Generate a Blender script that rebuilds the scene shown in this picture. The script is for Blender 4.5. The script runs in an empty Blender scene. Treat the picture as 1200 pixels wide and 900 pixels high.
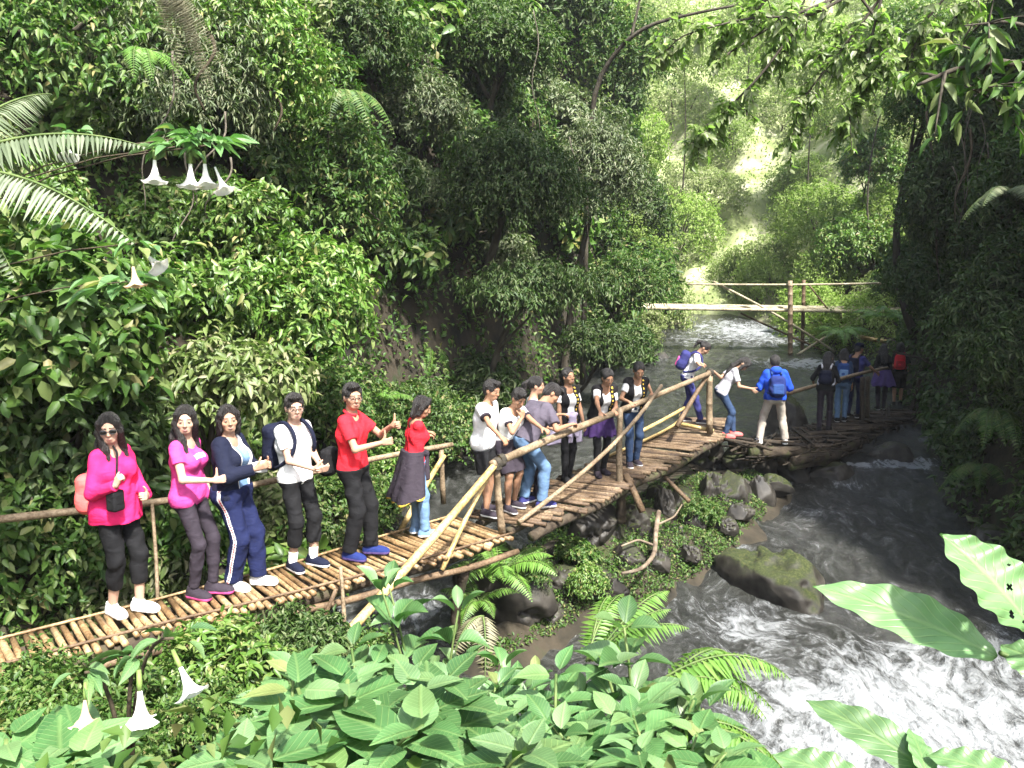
EXPOSURE = 2.0
import bpy, math, random
import numpy as np
from mathutils import Vector, Matrix

random.seed(11)
rng = np.random.default_rng(11)
SC = bpy.context.scene
COL = SC.collection
PI = math.pi
R = math.radians

# ------------------------------------------------------------------ camera
FPX, PITCH, CZ = 942.0, R(8.0), 2.85          # focal length in photograph pixels, tilt, height
cam_d = bpy.data.cameras.new('camera')
cam = bpy.data.objects.new('camera', cam_d); COL.objects.link(cam)
cam.location = (0, 0, CZ); cam.rotation_euler = (R(90) - PITCH, 0, 0)
cam_d.sensor_width = 36; cam_d.lens = FPX / 1200 * 36
cam_d.clip_start = .05; cam_d.clip_end = 600
SC.camera = cam

def ray(px, py):
    x = (px - 600) / FPX; y = (450 - py) / FPX
    return (x, math.cos(PITCH) + y * math.sin(PITCH), -math.sin(PITCH) + y * math.cos(PITCH))
def at(px, py, Y):
    r = ray(px, py); t = Y / r[1]
    return Vector((r[0] * t, Y, CZ + r[2] * t))
def onz(px, py, z):
    r = ray(px, py); t = (z - CZ) / r[2]
    return Vector((r[0] * t, r[1] * t, z))
def to_px(P):
    P = np.asarray(P, float).reshape(-1, 3)
    dz = P[:, 2] - CZ
    dep = P[:, 1] * math.cos(PITCH) - dz * math.sin(PITCH)
    up = P[:, 1] * math.sin(PITCH) + dz * math.cos(PITCH)
    dd = np.where(dep > .05, dep, .05)
    return 600 + FPX * P[:, 0] / dd, 450 - FPX * up / dd, dep

# ------------------------------------------------------------------ objects
def new_obj(name, me, mats=None, parent=None, mw=None):
    o = bpy.data.objects.new(name, me); COL.objects.link(o)
    if mats is not None and me is not None and len(me.materials) == 0:
        for m in (mats if isinstance(mats, (list, tuple)) else [mats]): me.materials.append(m)
    if parent is not None: o.parent = parent
    if mw is not None: o.matrix_world = mw
    return o
def tag(o, label=None, cat=None, group=None, kind=None):
    if label: o['label'] = label
    if cat: o['category'] = cat
    if group: o['group'] = group
    if kind: o['kind'] = kind
    return o
def thing(name, label, cat, loc=(0, 0, 0), rz=0, group=None, scale=1):
    o = bpy.data.objects.new(name, None); COL.objects.link(o)
    o.empty_display_size = .1
    o.location = loc; o.rotation_euler = (0, 0, rz)
    o.scale = (scale,) * 3 if not isinstance(scale, tuple) else scale
    return tag(o, label, cat, group)
def copy_tree(o, parent=None):
    c = o.copy(); COL.objects.link(c)
    if parent is not None: c.parent = parent
    for ch in [x for x in o.children]: copy_tree(ch, c)
    return c

def mesh_np(name, V, F, mi=None, smooth=True, uv=None):
    """F: list of int arrays (each (n,3) or (n,4))"""
    me = bpy.data.meshes.new(name)
    V = np.ascontiguousarray(V, np.float32)
    Fs = F if isinstance(F, list) else [F]
    Fs = [np.asarray(f, np.int32) for f in Fs if len(f)]
    me.vertices.add(len(V)); me.vertices.foreach_set('co', V.ravel())
    nl = sum(f.size for f in Fs); npl = sum(len(f) for f in Fs)
    me.loops.add(nl); me.polygons.add(npl)
    li = np.concatenate([f.ravel() for f in Fs])
    me.loops.foreach_set('vertex_index', li)
    cnt = np.concatenate([np.full(len(f), f.shape[1], np.int32) for f in Fs])
    st = np.concatenate([[0], np.cumsum(cnt)[:-1]]).astype(np.int32)
    me.polygons.foreach_set('loop_start', st); me.polygons.foreach_set('loop_total', cnt)
    me.polygons.foreach_set('use_smooth', np.full(npl, smooth))
    if mi is not None: me.polygons.foreach_set('material_index', np.asarray(mi, np.int32))
    if uv is not None:
        l = me.uv_layers.new(name='UVMap'); l.data.foreach_set('uv', np.ascontiguousarray(uv[li], np.float32).ravel())
    me.update(calc_edges=True); me.validate()
    return me

class MB:
    """collects verts / quads / tris for one mesh"""
    def __init__(s): s.V = []; s.Q = []; s.T = []; s.n = 0
    def add(s, V, Q=(), T=()):
        V = np.asarray(V, float)
        if len(Q): s.Q.append(np.asarray(Q, int) + s.n)
        if len(T): s.T.append(np.asarray(T, int) + s.n)
        s.V.append(V); s.n += len(V)
    def tube(s, pts, radii, seg=9, cap=True):
        P = np.array([list(p) for p in pts], float); n = len(P)
        r = np.broadcast_to(np.asarray(radii, float), (n,)) if np.ndim(radii) < 2 else radii
        T = np.gradient(P, axis=0); T /= np.linalg.norm(T, axis=1)[:, None] + 1e-9
        ref = np.array([0, 0, 1.]) if abs(T[0, 2]) < .9 else np.array([1., 0, 0])
        A = np.cross(T, ref); A /= np.linalg.norm(A, axis=1)[:, None] + 1e-9
        B = np.cross(T, A)
        an = np.linspace(0, 2 * PI, seg, endpoint=False)
        V = P[:, None] + r[:, None, None] * (np.cos(an)[None, :, None] * A[:, None] + np.sin(an)[None, :, None] * B[:, None])
        V = V.reshape(-1, 3)
        i = np.arange(n - 1)[:, None] * seg; j = np.arange(seg)[None]; k = (np.arange(seg)[None] + 1) % seg
        Q = np.stack([i + j, i + k, i + seg + k, i + seg + j], -1).reshape(-1, 4)
        Tt = []
        if cap:
            V = np.vstack([V, P[:1], P[-1:]]); c0 = n * seg; c1 = c0 + 1
            Tt = [[c0, k_, j_] for j_, k_ in zip(range(seg), [(a + 1) % seg for a in range(seg)])]
            e = (n - 1) * seg
            Tt += [[c1, e + j_, e + (j_ + 1) % seg] for j_ in range(seg)]
        s.add(V, Q, Tt)
    def ell(s, c, rad, M=None, nu=10, nv=7):
        th = np.linspace(0, PI, nv); ph = np.linspace(0, 2 * PI, nu, endpoint=False)
        V = np.array([[math.sin(t) * math.cos(p), math.sin(t) * math.sin(p), math.cos(t)] for t in th for p in ph]) * np.asarray(rad)
        if M is not None: V = V @ np.asarray(M).T
        V = V + np.asarray(c, float)
        Q = [[a * nu + b, a * nu + (b + 1) % nu, (a + 1) * nu + (b + 1) % nu, (a + 1) * nu + b] for a in range(nv - 1) for b in range(nu)]
        s.add(V, Q)
    def build(s, name, mats, parent=None, smooth=True):
        V = np.vstack(s.V); F = []
        if s.Q: F.append(np.vstack(s.Q))
        if s.T: F.append(np.vstack(s.T))
        return new_obj(name, mesh_np(name, V, F, smooth=smooth), mats, parent)

# ------------------------------------------------------------------ noise
_perm = rng.random(4096).astype(np.float64)
def vnoise(x, y, z=None):
    """lattice value noise 0..1"""
    x = np.asarray(x, float); y = np.asarray(y, float); z = np.zeros_like(x) if z is None else np.asarray(z, float)
    xi = np.floor(x).astype(int); yi = np.floor(y).astype(int); zi = np.floor(z).astype(int)
    xf = x - xi; yf = y - yi; zf = z - zi
    xf = xf * xf * (3 - 2 * xf); yf = yf * yf * (3 - 2 * yf); zf = zf * zf * (3 - 2 * zf)
    def h(a, b, c): return _perm[(a * 73 + b * 1291 + c * 3163 + (a * b) * 17 + (b * c) * 29) & 4095]
    def L(a, b, t): return a + (b - a) * t
    return L(L(L(h(xi, yi, zi), h(xi + 1, yi, zi), xf), L(h(xi, yi + 1, zi), h(xi + 1, yi + 1, zi), xf), yf),
             L(L(h(xi, yi, zi + 1), h(xi + 1, yi, zi + 1), xf), L(h(xi, yi + 1, zi + 1), h(xi + 1, yi + 1, zi + 1), xf), yf), zf)
def fbm(x, y, z=None, o=3):
    t = 0; a = .5; n = 0
    for i in range(o):
        t = t + a * vnoise(np.asarray(x) * 2 ** i + 13.7 * i, np.asarray(y) * 2 ** i + 5.1 * i, None if z is None else np.asarray(z) * 2 ** i + 3.3 * i); n += a; a *= .5
    return t / n
def sstep(a, b, x):
    t = np.clip((x - a) / (b - a), 0, 1); return t * t * (3 - 2 * t)

# ------------------------------------------------------------------ materials
def _nt(name):
    m = bpy.data.materials.new(name); m.use_nodes = True
    nt = m.node_tree; nt.nodes.clear()
    out = nt.nodes.new('ShaderNodeOutputMaterial')
    return m, nt, out
def N(nt, t, **kw):
    n = nt.nodes.new(t)
    for k, v in kw.items():
        if k.startswith('i_'):
            key = k[2:].replace('_', ' ')
            n.inputs[key].default_value = v
        else: setattr(n, k, v)
    return n
def ramp(nt, fac, cols, pos=None):
    r = nt.nodes.new('ShaderNodeValToRGB'); e = r.color_ramp.elements
    pos = pos or [i / (len(cols) - 1) for i in range(len(cols))]
    while len(e) < len(cols): e.new(.5)
    for i, c in enumerate(cols): e[i].position = pos[i]; e[i].color = (*c, 1)
    nt.links.new(fac, r.inputs['Fac']); return r.outputs['Color']
def principled(nt, out, rough=.7, spec=.5):
    b = nt.nodes.new('ShaderNodeBsdfPrincipled'); b.inputs['Roughness'].default_value = rough
    b.inputs['Specular IOR Level'].default_value = spec
    nt.links.new(b.outputs[0], out.inputs['Surface']); return b

def mat_noise(name, cols, scale=6, rough=.8, bump=.0, bscale=30, stretch=(1, 1, 1), spec=.3, detail=3, pos=None, objrand=0.):
    m, nt, out = _nt(name); b = principled(nt, out, rough, spec)
    tc = N(nt, 'ShaderNodeTexCoord'); mp = N(nt, 'ShaderNodeMapping'); mp.inputs['Scale'].default_value = stretch
    nt.links.new(tc.outputs['Object'], mp.inputs['Vector'])
    no = N(nt, 'ShaderNodeTexNoise', i_Scale=scale, i_Detail=detail); nt.links.new(mp.outputs[0], no.inputs['Vector'])
    c = ramp(nt, no.outputs['Fac'], cols, pos or [.3 + .4 * i / max(1, len(cols) - 1) for i in range(len(cols))])
    if objrand:
        g = N(nt, 'ShaderNodeNewGeometry')
        mr = N(nt, 'ShaderNodeMapRange'); mr.inputs[3].default_value = 1 - objrand; mr.inputs[4].default_value = 1 + objrand
        nt.links.new(g.outputs['Random Per Island'], mr.inputs[0])
        hv = N(nt, 'ShaderNodeHueSaturation'); nt.links.new(mr.outputs[0], hv.inputs['Value']); nt.links.new(c, hv.inputs['Color']); c = hv.outputs[0]
    nt.links.new(c, b.inputs['Base Color'])
    if bump:
        n2 = N(nt, 'ShaderNodeTexNoise', i_Scale=bscale, i_Detail=3.); nt.links.new(mp.outputs[0], n2.inputs['Vector'])
        bp = N(nt, 'ShaderNodeBump', i_Strength=bump, i_Distance=.02); nt.links.new(n2.outputs['Fac'], bp.inputs['Height'])
        nt.links.new(bp.outputs[0], b.inputs['Normal'])
    return m

def mat_leaf(name, cols, rough=.42, trans=.3, spec=.5, tint=(1.0, 1.35, .65), vein=False, obj=.18, pos=None):
    m, nt, out = _nt(name)
    g = N(nt, 'ShaderNodeNewGeometry'); oi = N(nt, 'ShaderNodeObjectInfo')
    c = ramp(nt, g.outputs['Random Per Island'], cols, pos)
    mr = N(nt, 'ShaderNodeMapRange'); mr.inputs[3].default_value = 1 - obj; mr.inputs[4].default_value = 1 + obj
    nt.links.new(oi.outputs['Random'], mr.inputs[0])
    hv = N(nt, 'ShaderNodeHueSaturation'); nt.links.new(mr.outputs[0], hv.inputs['Value']); nt.links.new(c, hv.inputs['Color'])
    c = hv.outputs[0]
    b = N(nt, 'ShaderNodeBsdfPrincipled', i_Roughness=rough); b.inputs['Specular IOR Level'].default_value = spec
    if vein:
        uv = N(nt, 'ShaderNodeUVMap'); sp = N(nt, 'ShaderNodeSeparateXYZ'); nt.links.new(uv.outputs[0], sp.inputs[0])
        ab = N(nt, 'ShaderNodeMath', operation='ABSOLUTE'); nt.links.new(sp.outputs['X'], ab.inputs[0])
        mu = N(nt, 'ShaderNodeMath', operation='MULTIPLY_ADD'); mu.inputs[1].default_value = -.55
        nt.links.new(ab.outputs[0], mu.inputs[0]); nt.links.new(sp.outputs['Y'], mu.inputs[2])
        m2 = N(nt, 'ShaderNodeMath', operation='MULTIPLY'); m2.inputs[1].default_value = 62; nt.links.new(mu.outputs[0], m2.inputs[0])
        sn = N(nt, 'ShaderNodeMath', operation='SINE'); nt.links.new(m2.outputs[0], sn.inputs[0])
        pw = N(nt, 'ShaderNodeMapRange'); pw.inputs[1].default_value = .75; pw.inputs[2].default_value = 1.0; nt.links.new(sn.outputs[0], pw.inputs[0])
        mid = N(nt, 'ShaderNodeMapRange'); mid.inputs[1].default_value = .07; mid.inputs[2].default_value = .02; nt.links.new(ab.outputs[0], mid.inputs[0])
        mx = N(nt, 'ShaderNodeMath', operation='MAXIMUM'); nt.links.new(pw.outputs[0], mx.inputs[0]); nt.links.new(mid.outputs[0], mx.inputs[1])
        no = N(nt, 'ShaderNodeTexNoise', i_Scale=9., i_Detail=3.)
        tcv = N(nt, 'ShaderNodeTexCoord'); nt.links.new(tcv.outputs['Object'], no.inputs['Vector'])
        sc2 = N(nt, 'ShaderNodeMath', operation='MULTIPLY'); sc2.inputs[1].default_value = .16; nt.links.new(mx.outputs[0], sc2.inputs[0])
        mc = N(nt, 'ShaderNodeMix', data_type='RGBA'); nt.links.new(sc2.outputs[0], mc.inputs['Factor'])
        nt.links.new(c, mc.inputs[6]); mc.inputs[7].default_value = (.42, .55, .22, 1)
        blo = N(nt, 'ShaderNodeMix', data_type='RGBA', blend_type='MULTIPLY'); blo.inputs['Factor'].default_value = .8
        nt.links.new(mc.outputs[2], blo.inputs[6]); nt.links.new(ramp(nt, no.outputs['Fac'], [(.72, .72, .6), (1.1, 1.1, 1)], [.35, .65]), blo.inputs[7])
        c = blo.outputs[2]
        bp = N(nt, 'ShaderNodeBump', i_Strength=.35, i_Distance=.01); bp.invert = True
        nt.links.new(mx.outputs[0], bp.inputs['Height']); nt.links.new(bp.outputs[0], b.inputs['Normal'])
    nt.links.new(c, b.inputs['Base Color'])
    t = N(nt, 'ShaderNodeBsdfTranslucent')
    mul = N(nt, 'ShaderNodeMix', data_type='RGBA', blend_type='MULTIPLY'); mul.inputs['Factor'].default_value = 1
    nt.links.new(c, mul.inputs[6]); mul.inputs[7].default_value = (*tint, 1); nt.links.new(mul.outputs[2], t.inputs['Color'])
    mx2 = N(nt, 'ShaderNodeMixShader'); mx2.inputs[0].default_value = trans
    nt.links.new(b.outputs[0], mx2.inputs[1]); nt.links.new(t.outputs[0], mx2.inputs[2])
    nt.links.new(mx2.outputs[0], out.inputs['Surface'])
    return m

def mat_cloth(name, col, rough=.85, var=.12):
    c0 = tuple(x * (1 - var) for x in col); c1 = tuple(min(1, x * (1 + var)) for x in col)
    m, nt, out = _nt(name); b = principled(nt, out, rough, .15)
    tc = N(nt, 'ShaderNodeTexCoord')
    no = N(nt, 'ShaderNodeTexNoise', i_Scale=14., i_Detail=3.); nt.links.new(tc.outputs['Object'], no.inputs['Vector'])
    nt.links.new(ramp(nt, no.outputs['Fac'], [c0, c1], [.3, .7]), b.inputs['Base Color'])
    mp = N(nt, 'ShaderNodeMapping'); mp.inputs['Scale'].default_value = (1, 1, 1.6); mp.inputs['Rotation'].default_value = (.4, .5, .3)
    nt.links.new(tc.outputs['Object'], mp.inputs['Vector'])
    n2 = N(nt, 'ShaderNodeTexNoise', i_Scale=11., i_Detail=2., i_Distortion=.6); nt.links.new(mp.outputs[0], n2.inputs['Vector'])
    bp = N(nt, 'ShaderNodeBump', i_Strength=.4, i_Distance=.03); nt.links.new(n2.outputs['Fac'], bp.inputs['Height'])
    nt.links.new(bp.outputs[0], b.inputs['Normal'])
    return m
def mat_plain(name, col, rough=.5, spec=.5, var=.06):
    return mat_noise(name, [tuple(x * (1 - var) for x in col), tuple(min(1, x * (1 + var)) for x in col)], 8, rough, 0, spec=spec)
# ------------------------------------------------------------------ world, sun, colour management
SUN_TO = Vector((.34, -.60, .98)).normalized()
sun_el = math.asin(SUN_TO.z); sun_az = math.atan2(SUN_TO.x, SUN_TO.y)
w = bpy.data.worlds.new('World'); SC.world = w; w.use_nodes = True
wn = w.node_tree; wn.nodes.clear()
wo = wn.nodes.new('ShaderNodeOutputWorld'); bg = wn.nodes.new('ShaderNodeBackground'); sk = wn.nodes.new('ShaderNodeTexSky')
sk.sky_type = 'NISHITA'; sk.sun_disc = False; sk.sun_elevation = sun_el; sk.sun_rotation = sun_az
sk.air_density = 1.2; sk.dust_density = 3.0; sk.ozone_density = 1.0
bg.inputs['Strength'].default_value = .135
bw_ = wn.nodes.new('ShaderNodeRGBToBW'); mx_ = wn.nodes.new('ShaderNodeMix'); mx_.data_type = 'RGBA'; mx_.inputs['Factor'].default_value = .3; wn.links.new(sk.outputs[0], bw_.inputs[0]); wn.links.new(sk.outputs[0], mx_.inputs[6]); wn.links.new(bw_.outputs[0], mx_.inputs[7]); wn.links.new(mx_.outputs[2], bg.inputs[0])
wn.links.new(bg.outputs[0], wo.inputs[0])
sl = bpy.data.lights.new('sun', 'SUN'); sl.energy = 4.2; sl.angle = R(3); sl.color = (1, .97, .915)
so = bpy.data.objects.new('sun', sl); COL.objects.link(so)
so.rotation_euler = (-SUN_TO).to_track_quat('-Z', 'Y').to_euler()
SC.view_settings.view_transform = 'Standard'; SC.view_settings.look = 'None'
SC.view_settings.exposure = EXPOSURE; SC.view_settings.gamma = 1
SC.view_settings.use_curve_mapping = False
SC.render.engine = 'CYCLES'
cy = SC.cycles
cy.max_bounces = 6; cy.diffuse_bounces = 4; cy.glossy_bounces = 2; cy.transmission_bounces = 4; cy.transparent_max_bounces = 4
cy.caustics_reflective = False; cy.caustics_refractive = False
cy.use_denoising = True
cy.use_adaptive_sampling = True; cy.adaptive_threshold = .02
try: cy.denoiser = 'OPENIMAGEDENOISE'; cy.denoising_prefilter = 'ACCURATE'
except Exception: pass

# ------------------------------------------------------------------ landform
def IP(x, a, b): return np.interp(x, a, b)
def zw(y): return IP(y, [3, 7, 10.4, 13, 14.5, 17, 20, 26, 34, 45], [-2.3, -1.8, -1.35, -1.0, -.72, -.5, -.3, .2, .85, 1.6])
def xl(y): return IP(y, [-8, 0, 4, 6, 7, 8, 10, 12, 14, 16, 18, 21, 24, 27, 30, 34, 38, 42], [-6.5, -5.5, -4.3, -3.5, -3.0, -2.7, -2.4, -2.0, -1.5, -.5, .5, 1.5, 2.5, 4, 5, 5.8, 6.4, 7])
def xr(y): return IP(y, [-8, 3, 10, 14, 17, 20, 26, 30, 34, 38, 42], [5.6, 6.0, 6.5, 7.9, 9.0, 9.8, 11.2, 10.8, 10.0, 9, 8])
ISL = [(-.25, 8.75, .55), (.35, 9.9, .9), (1.3, 10.9, 1.35), (2.2, 12.0, 1.5), (3.0, 13.2, 1.5), (4.0, 13.6, .9)]
def isl_d(x, y):
    """distance outside the island's spine, minus its half width"""
    best = np.full(np.shape(x), 9e9)
    for (x0, y0, r0), (x1, y1, r1) in zip(ISL[:-1], ISL[1:]):
        dx, dy = x1 - x0, y1 - y0; t = np.clip(((x - x0) * dx + (y - y0) * dy) / (dx * dx + dy * dy), 0, 1)
        best = np.minimum(best, np.hypot(x - x0 - t * dx, y - y0 - t * dy) - (r0 + t * (r1 - r0)))
    return best
def H(x, y):
    x = np.asarray(x, float); y = np.asarray(y, float)
    z0 = zw(y)
    bed = z0 - .35
    nz = fbm(x * .45 + 7, y * .45, o=3) - .5
    nf = fbm(x * 1.7, y * 1.7 + 4, o=3) - .5
    d = xl(y) - x + 1.5 * nz * sstep(0, 2, xl(y) - x)
    soft = IP(d, [-.6, 0, .3, 1, 2, 4, 8, 14, 30], [-.4, 0, .5, 1.2, 2.9, 6.5, 13, 19, 24])
    steep = IP(d, [-.6, 0, .3, 1, 2, 4, 8, 14, 30], [-.4, 0, .9, 3.4, 7.5, 13, 19, 23, 26])
    k = sstep(9, 14, y)
    left = z0 + soft * (1 - k) + steep * k + nf * .5 * np.clip(d, 0, 1)
    d = x - xr(y) + 1.2 * nz * sstep(0, 2, x - xr(y))
    amp = IP(y, [-12, -3, 2, 5, 9, 20, 25, 30], [.18, .2, .42, .62, 1.3, .85, .35, .3])  # right rim height shaped to set where sun and shade fall
    rk = IP(d, [-.6, 0, .3, 1, 2.5, 6, 12, 30], [-.4, 0, 1.2, 5.2, 11, 17, 20, 24]) * amp
    rs = IP(d, [-.6, 0, 1, 3, 6, 12, 30], [-.4, 0, .6, 2.0, 6, 13, 24]) * IP(y, [20, 30], [1, .9])
    k = sstep(19, 25, y)
    right = z0 + rk * (1 - k) + rs * k + nf * .5 * np.clip(d, 0, 1)
    sl_ = IP(x, [-4, -2, 0, 3], [.42, .55, .95, 1.15])
    near = 1.2 - np.clip(y - 2.1, 0, 99) * sl_ - np.clip(x - 1.9, 0, 99) * 1.4 + nf * .25
    back = z0 + np.clip(y - 36 + nz * 3, 0, 99) * .8 - .4 + 2.5 * nz * sstep(36, 42, y)
    isl = z0 - .35 + IP(isl_d(x, y), [-1.4, -.6, 0, .45], [.72, .55, .28, -.2]) + nf * .25
    h = np.maximum.reduce([bed + nf * .1, left, right, near, isl])
    return np.where(y > 34, np.maximum(h, back), h)

def axis(segs):
    a = [np.arange(s, e, st) for s, e, st in segs]; return np.concatenate(a + [[segs[-1][1]]])
gx = axis([(-70, -20, 5), (-20, -9, 1), (-9, 13, .16), (13, 24, 1), (24, 80, 5)])
gy = axis([(-30, -6, 3), (-6, 0, .5), (0, 22, .16), (22, 40, .35), (40, 62, 1), (62, 130, 5)])
X, Y = np.meshgrid(gx, gy)
Z = H(X, Y)
tV = np.stack([X, Y, Z], -1).reshape(-1, 3)
nx, ny = len(gx), len(gy)
ii = (np.arange(ny - 1)[:, None] * nx + np.arange(nx - 1)[None]).ravel()
tF = np.stack([ii, ii + 1, ii + nx + 1, ii + nx], -1)
M_soil = mat_noise('soil_rock', [(.008, .008, .006), (.024, .020, .013), (.040, .032, .021), (.022, .032, .012)], 2.2, .95, .8, 9, detail=5, pos=[.32, .45, .58, .68])
nt = M_soil.node_tree; b_ = [n for n in nt.nodes if n.type == 'BSDF_PRINCIPLED'][0]; src = b_.inputs['Base Color'].links[0].from_socket
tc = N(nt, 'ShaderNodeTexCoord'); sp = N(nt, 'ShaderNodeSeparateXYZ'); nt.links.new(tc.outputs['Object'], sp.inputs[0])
mr = N(nt, 'ShaderNodeMapRange'); mr.inputs[1].default_value = 31; mr.inputs[2].default_value = 36; nt.links.new(sp.outputs['Y'], mr.inputs[0])   # pale earth on the far hillside, lightened further to carry the glare
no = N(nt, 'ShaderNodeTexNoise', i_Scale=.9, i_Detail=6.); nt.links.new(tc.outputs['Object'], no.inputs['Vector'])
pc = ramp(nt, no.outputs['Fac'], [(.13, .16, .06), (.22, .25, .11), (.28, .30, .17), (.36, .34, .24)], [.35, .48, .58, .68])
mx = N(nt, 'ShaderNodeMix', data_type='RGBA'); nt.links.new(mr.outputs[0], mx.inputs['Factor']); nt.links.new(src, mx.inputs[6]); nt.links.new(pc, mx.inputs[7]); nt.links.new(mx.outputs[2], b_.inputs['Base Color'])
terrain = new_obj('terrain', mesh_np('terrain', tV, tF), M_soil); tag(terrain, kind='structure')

# terrain triangles for scattering
_a, _b, _c, _d = (tV[tF[:, k]] for k in range(4))
TRI = np.concatenate([np.stack([_a, _b, _c], 1), np.stack([_a, _c, _d], 1)])
_n = np.cross(TRI[:, 1] - TRI[:, 0], TRI[:, 2] - TRI[:, 0]); TA = np.linalg.norm(_n, axis=1) / 2; TN = _n / (2 * TA[:, None] + 1e-12)
TC = TRI.mean(1)
tpx, tpy, tdep = to_px(TC)
_view = np.array([0, 0, CZ]) - TC; _view /= np.linalg.norm(_view, axis=1)[:, None]
TFACE = (TN * _view).sum(1)
def in_view(mx=220, my=200, lo=60): return (tdep > .6) & (tpx > -mx) & (tpx < 1200 + mx) & (tpy > -my) & (tpy < 900 + lo)
def scatter(weight, n):
    p = TA * weight; p = p / p.sum()
    k = rng.choice(len(TRI), n, p=p)
    r1 = np.sqrt(rng.random(n)); r2 = rng.random(n)
    P = (1 - r1)[:, None] * TRI[k, 0] + (r1 * (1 - r2))[:, None] * TRI[k, 1] + (r1 * r2)[:, None] * TRI[k, 2]
    return P, TN[k]
def surf_n(x, y, e=.25):
    gxx = (H(x + e, y) - H(x - e, y)) / (2 * e); gyy = (H(x, y + e) - H(x, y - e)) / (2 * e)
    v = Vector((-float(gxx), -float(gyy), 1)); return v.normalized()

# ------------------------------------------------------------------ boulders (positions are needed by the water)
# px, py of the waterline centre, z of the base, half width, half depth, height, moss amount
BOULD = [
    (905, 706, -1.42, .80, .66, .58, 'big mossy boulder standing in mid stream left of the white rapids', 1),
    (590, 712, -1.1, .60, .52, .62, 'rounded boulder thick with moss under the sunny bridge end, fern growing on it', 1),
    (790, 745, -1.72, .42, .36, .20, 'low wet dark rock awash below the big mid stream boulder', 0),
    (1010, 752, -1.66, .55, .40, .12, 'smooth dark rock slab just under the foaming water', 0),
    (722, 650, -1.12, .36, .30, .34, 'mossy rock with a flat top at the island edge below the leaning poles', 1),
    (660, 700, -1.25, .40, .30, .26, 'angular brown rock tilted towards the water beside the mossy boulder', 0),
    (640, 735, -1.5, .28, .24, .2, 'small brown rock at the foot of the angular tilted rock', 0),
    (778, 612, -.98, .17, .17, .42, 'upright grey rock on the island bank beside the pale root', 0),
    (812, 628, -1.08, .24, .20, .36, 'grey pointed rock at the water edge under the island greenery', 0),
    (790, 645, -1.2, .22, .20, .25, 'round grey stone half in the water beside the pointed rock', 0),
    (835, 600, -.95, .34, .34, .5, 'mossy rock on the stream side of the island under creeping plants', 1),
    (890, 592, -.98, .22, .24, .34, 'pale grey boulder at the water edge under the stick bridge', 0),
    (880, 560, -.80, .55, .5, .62, 'tall mossy boulder carrying the start of the stick bridge', 1),
    (822, 548, -.72, .50, .45, .62, 'green mossy boulder under the top end of the brown bamboo walkway', 1),
    (915, 512, -.62, .50, .5, 1.0, 'dark mossy boulder behind the boy in the blue hoodie', 1),
    (975, 565, -.88, .52, .36, .26, 'low wet boulder in the stream just below the stick bridge', 0),
    (1045, 545, -.78, .42, .36, .34, 'dark boulder under the far half of the stick bridge', 0),
    (1160, 700, -1.6, .60, .6, .75, 'black wet boulder against the right bank behind the large leaf', 0),
    (1145, 600, -1.0, .55, .5, .5, 'dark rock at the foot of the shaded right cliff', 0),
    (770, 425, -.0, .55, .45, .35, 'small grey boulder in the far stream above the girl with the purple backpack', 0),
    (990, 428, -.1, .5, .5, .32, 'flat grey boulder in the far water between the blue hoodie and the dark group', 0),
    (858, 592, -.86, .40, .34, .46, 'big split mossy boulder at the island edge below the start of the stick bridge', 1),
    (800, 606, -.92, .36, .32, .40, 'brown mossy boulder between the island creepers and the stream', 1),
    (742, 622, -.85, .32, .28, .34, 'angular mossy boulder on the island behind the pale root', 1),
    (690, 632, -.80, .30, .26, .30, 'dark angular boulder on the island under the brown walkway', 0),
    (925, 560, -.82, .34, .30, .36, 'grey angular boulder at the waterline under the boy in the blue hoodie', 0),
    (705, 620, -.7, .34, .26, .3, 'dark brown stone among the island creepers', 0),
]
def boulder_mesh(name, rx, ry, rz, seed, rough=.28):
    import bmesh
    bm = bmesh.new(); bmesh.ops.create_icosphere(bm, subdivisions=5, radius=1)
    V = np.array([v.co[:] for v in bm.verts]); F = np.array([[v.index for v in f.verts] for f in bm.faces]); bm.free()
    s = seed * 7.3
    n1 = fbm(V[:, 0] * 1.1 + s + 20, V[:, 1] * 1.1 + 20, V[:, 2] * 1.1 + 20, 3) - .5
    n2 = fbm(V[:, 0] * 4 + s + 20, V[:, 1] * 4 + 20, V[:, 2] * 4 + 20, 3) - .5
    V = V * (1 + 1.6 * rough * 2 * n1 + (.5 * n2 - .35 * np.abs(n1 + .5 * n2)) + .06 * (fbm(V[:, 0] * 11 + s + 40, V[:, 1] * 11 + 40, V[:, 2] * 11 + 40, 2) - .5))[:, None]; V[:, :2] *= (1.12 - .30 * np.clip(V[:, 2:], -1, 1))
    rs = np.random.default_rng(seed + 50)                      # split faces
    for _ in range(13):
        pn = rs.normal(size=3); pn /= np.linalg.norm(pn); dd = V @ pn - rs.uniform(.68, .92); V = V - np.clip(dd, 0, 9)[:, None] * pn * .92
    q = np.array([1.05, 1.0, .98])                               # a few flattened facets
    V = np.where(np.abs(V) > q, np.sign(V) * (q + (np.abs(V) - q) * .45), V)
    V = V * [rx, ry, rz]
    return mesh_np(name, V, F)
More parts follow.
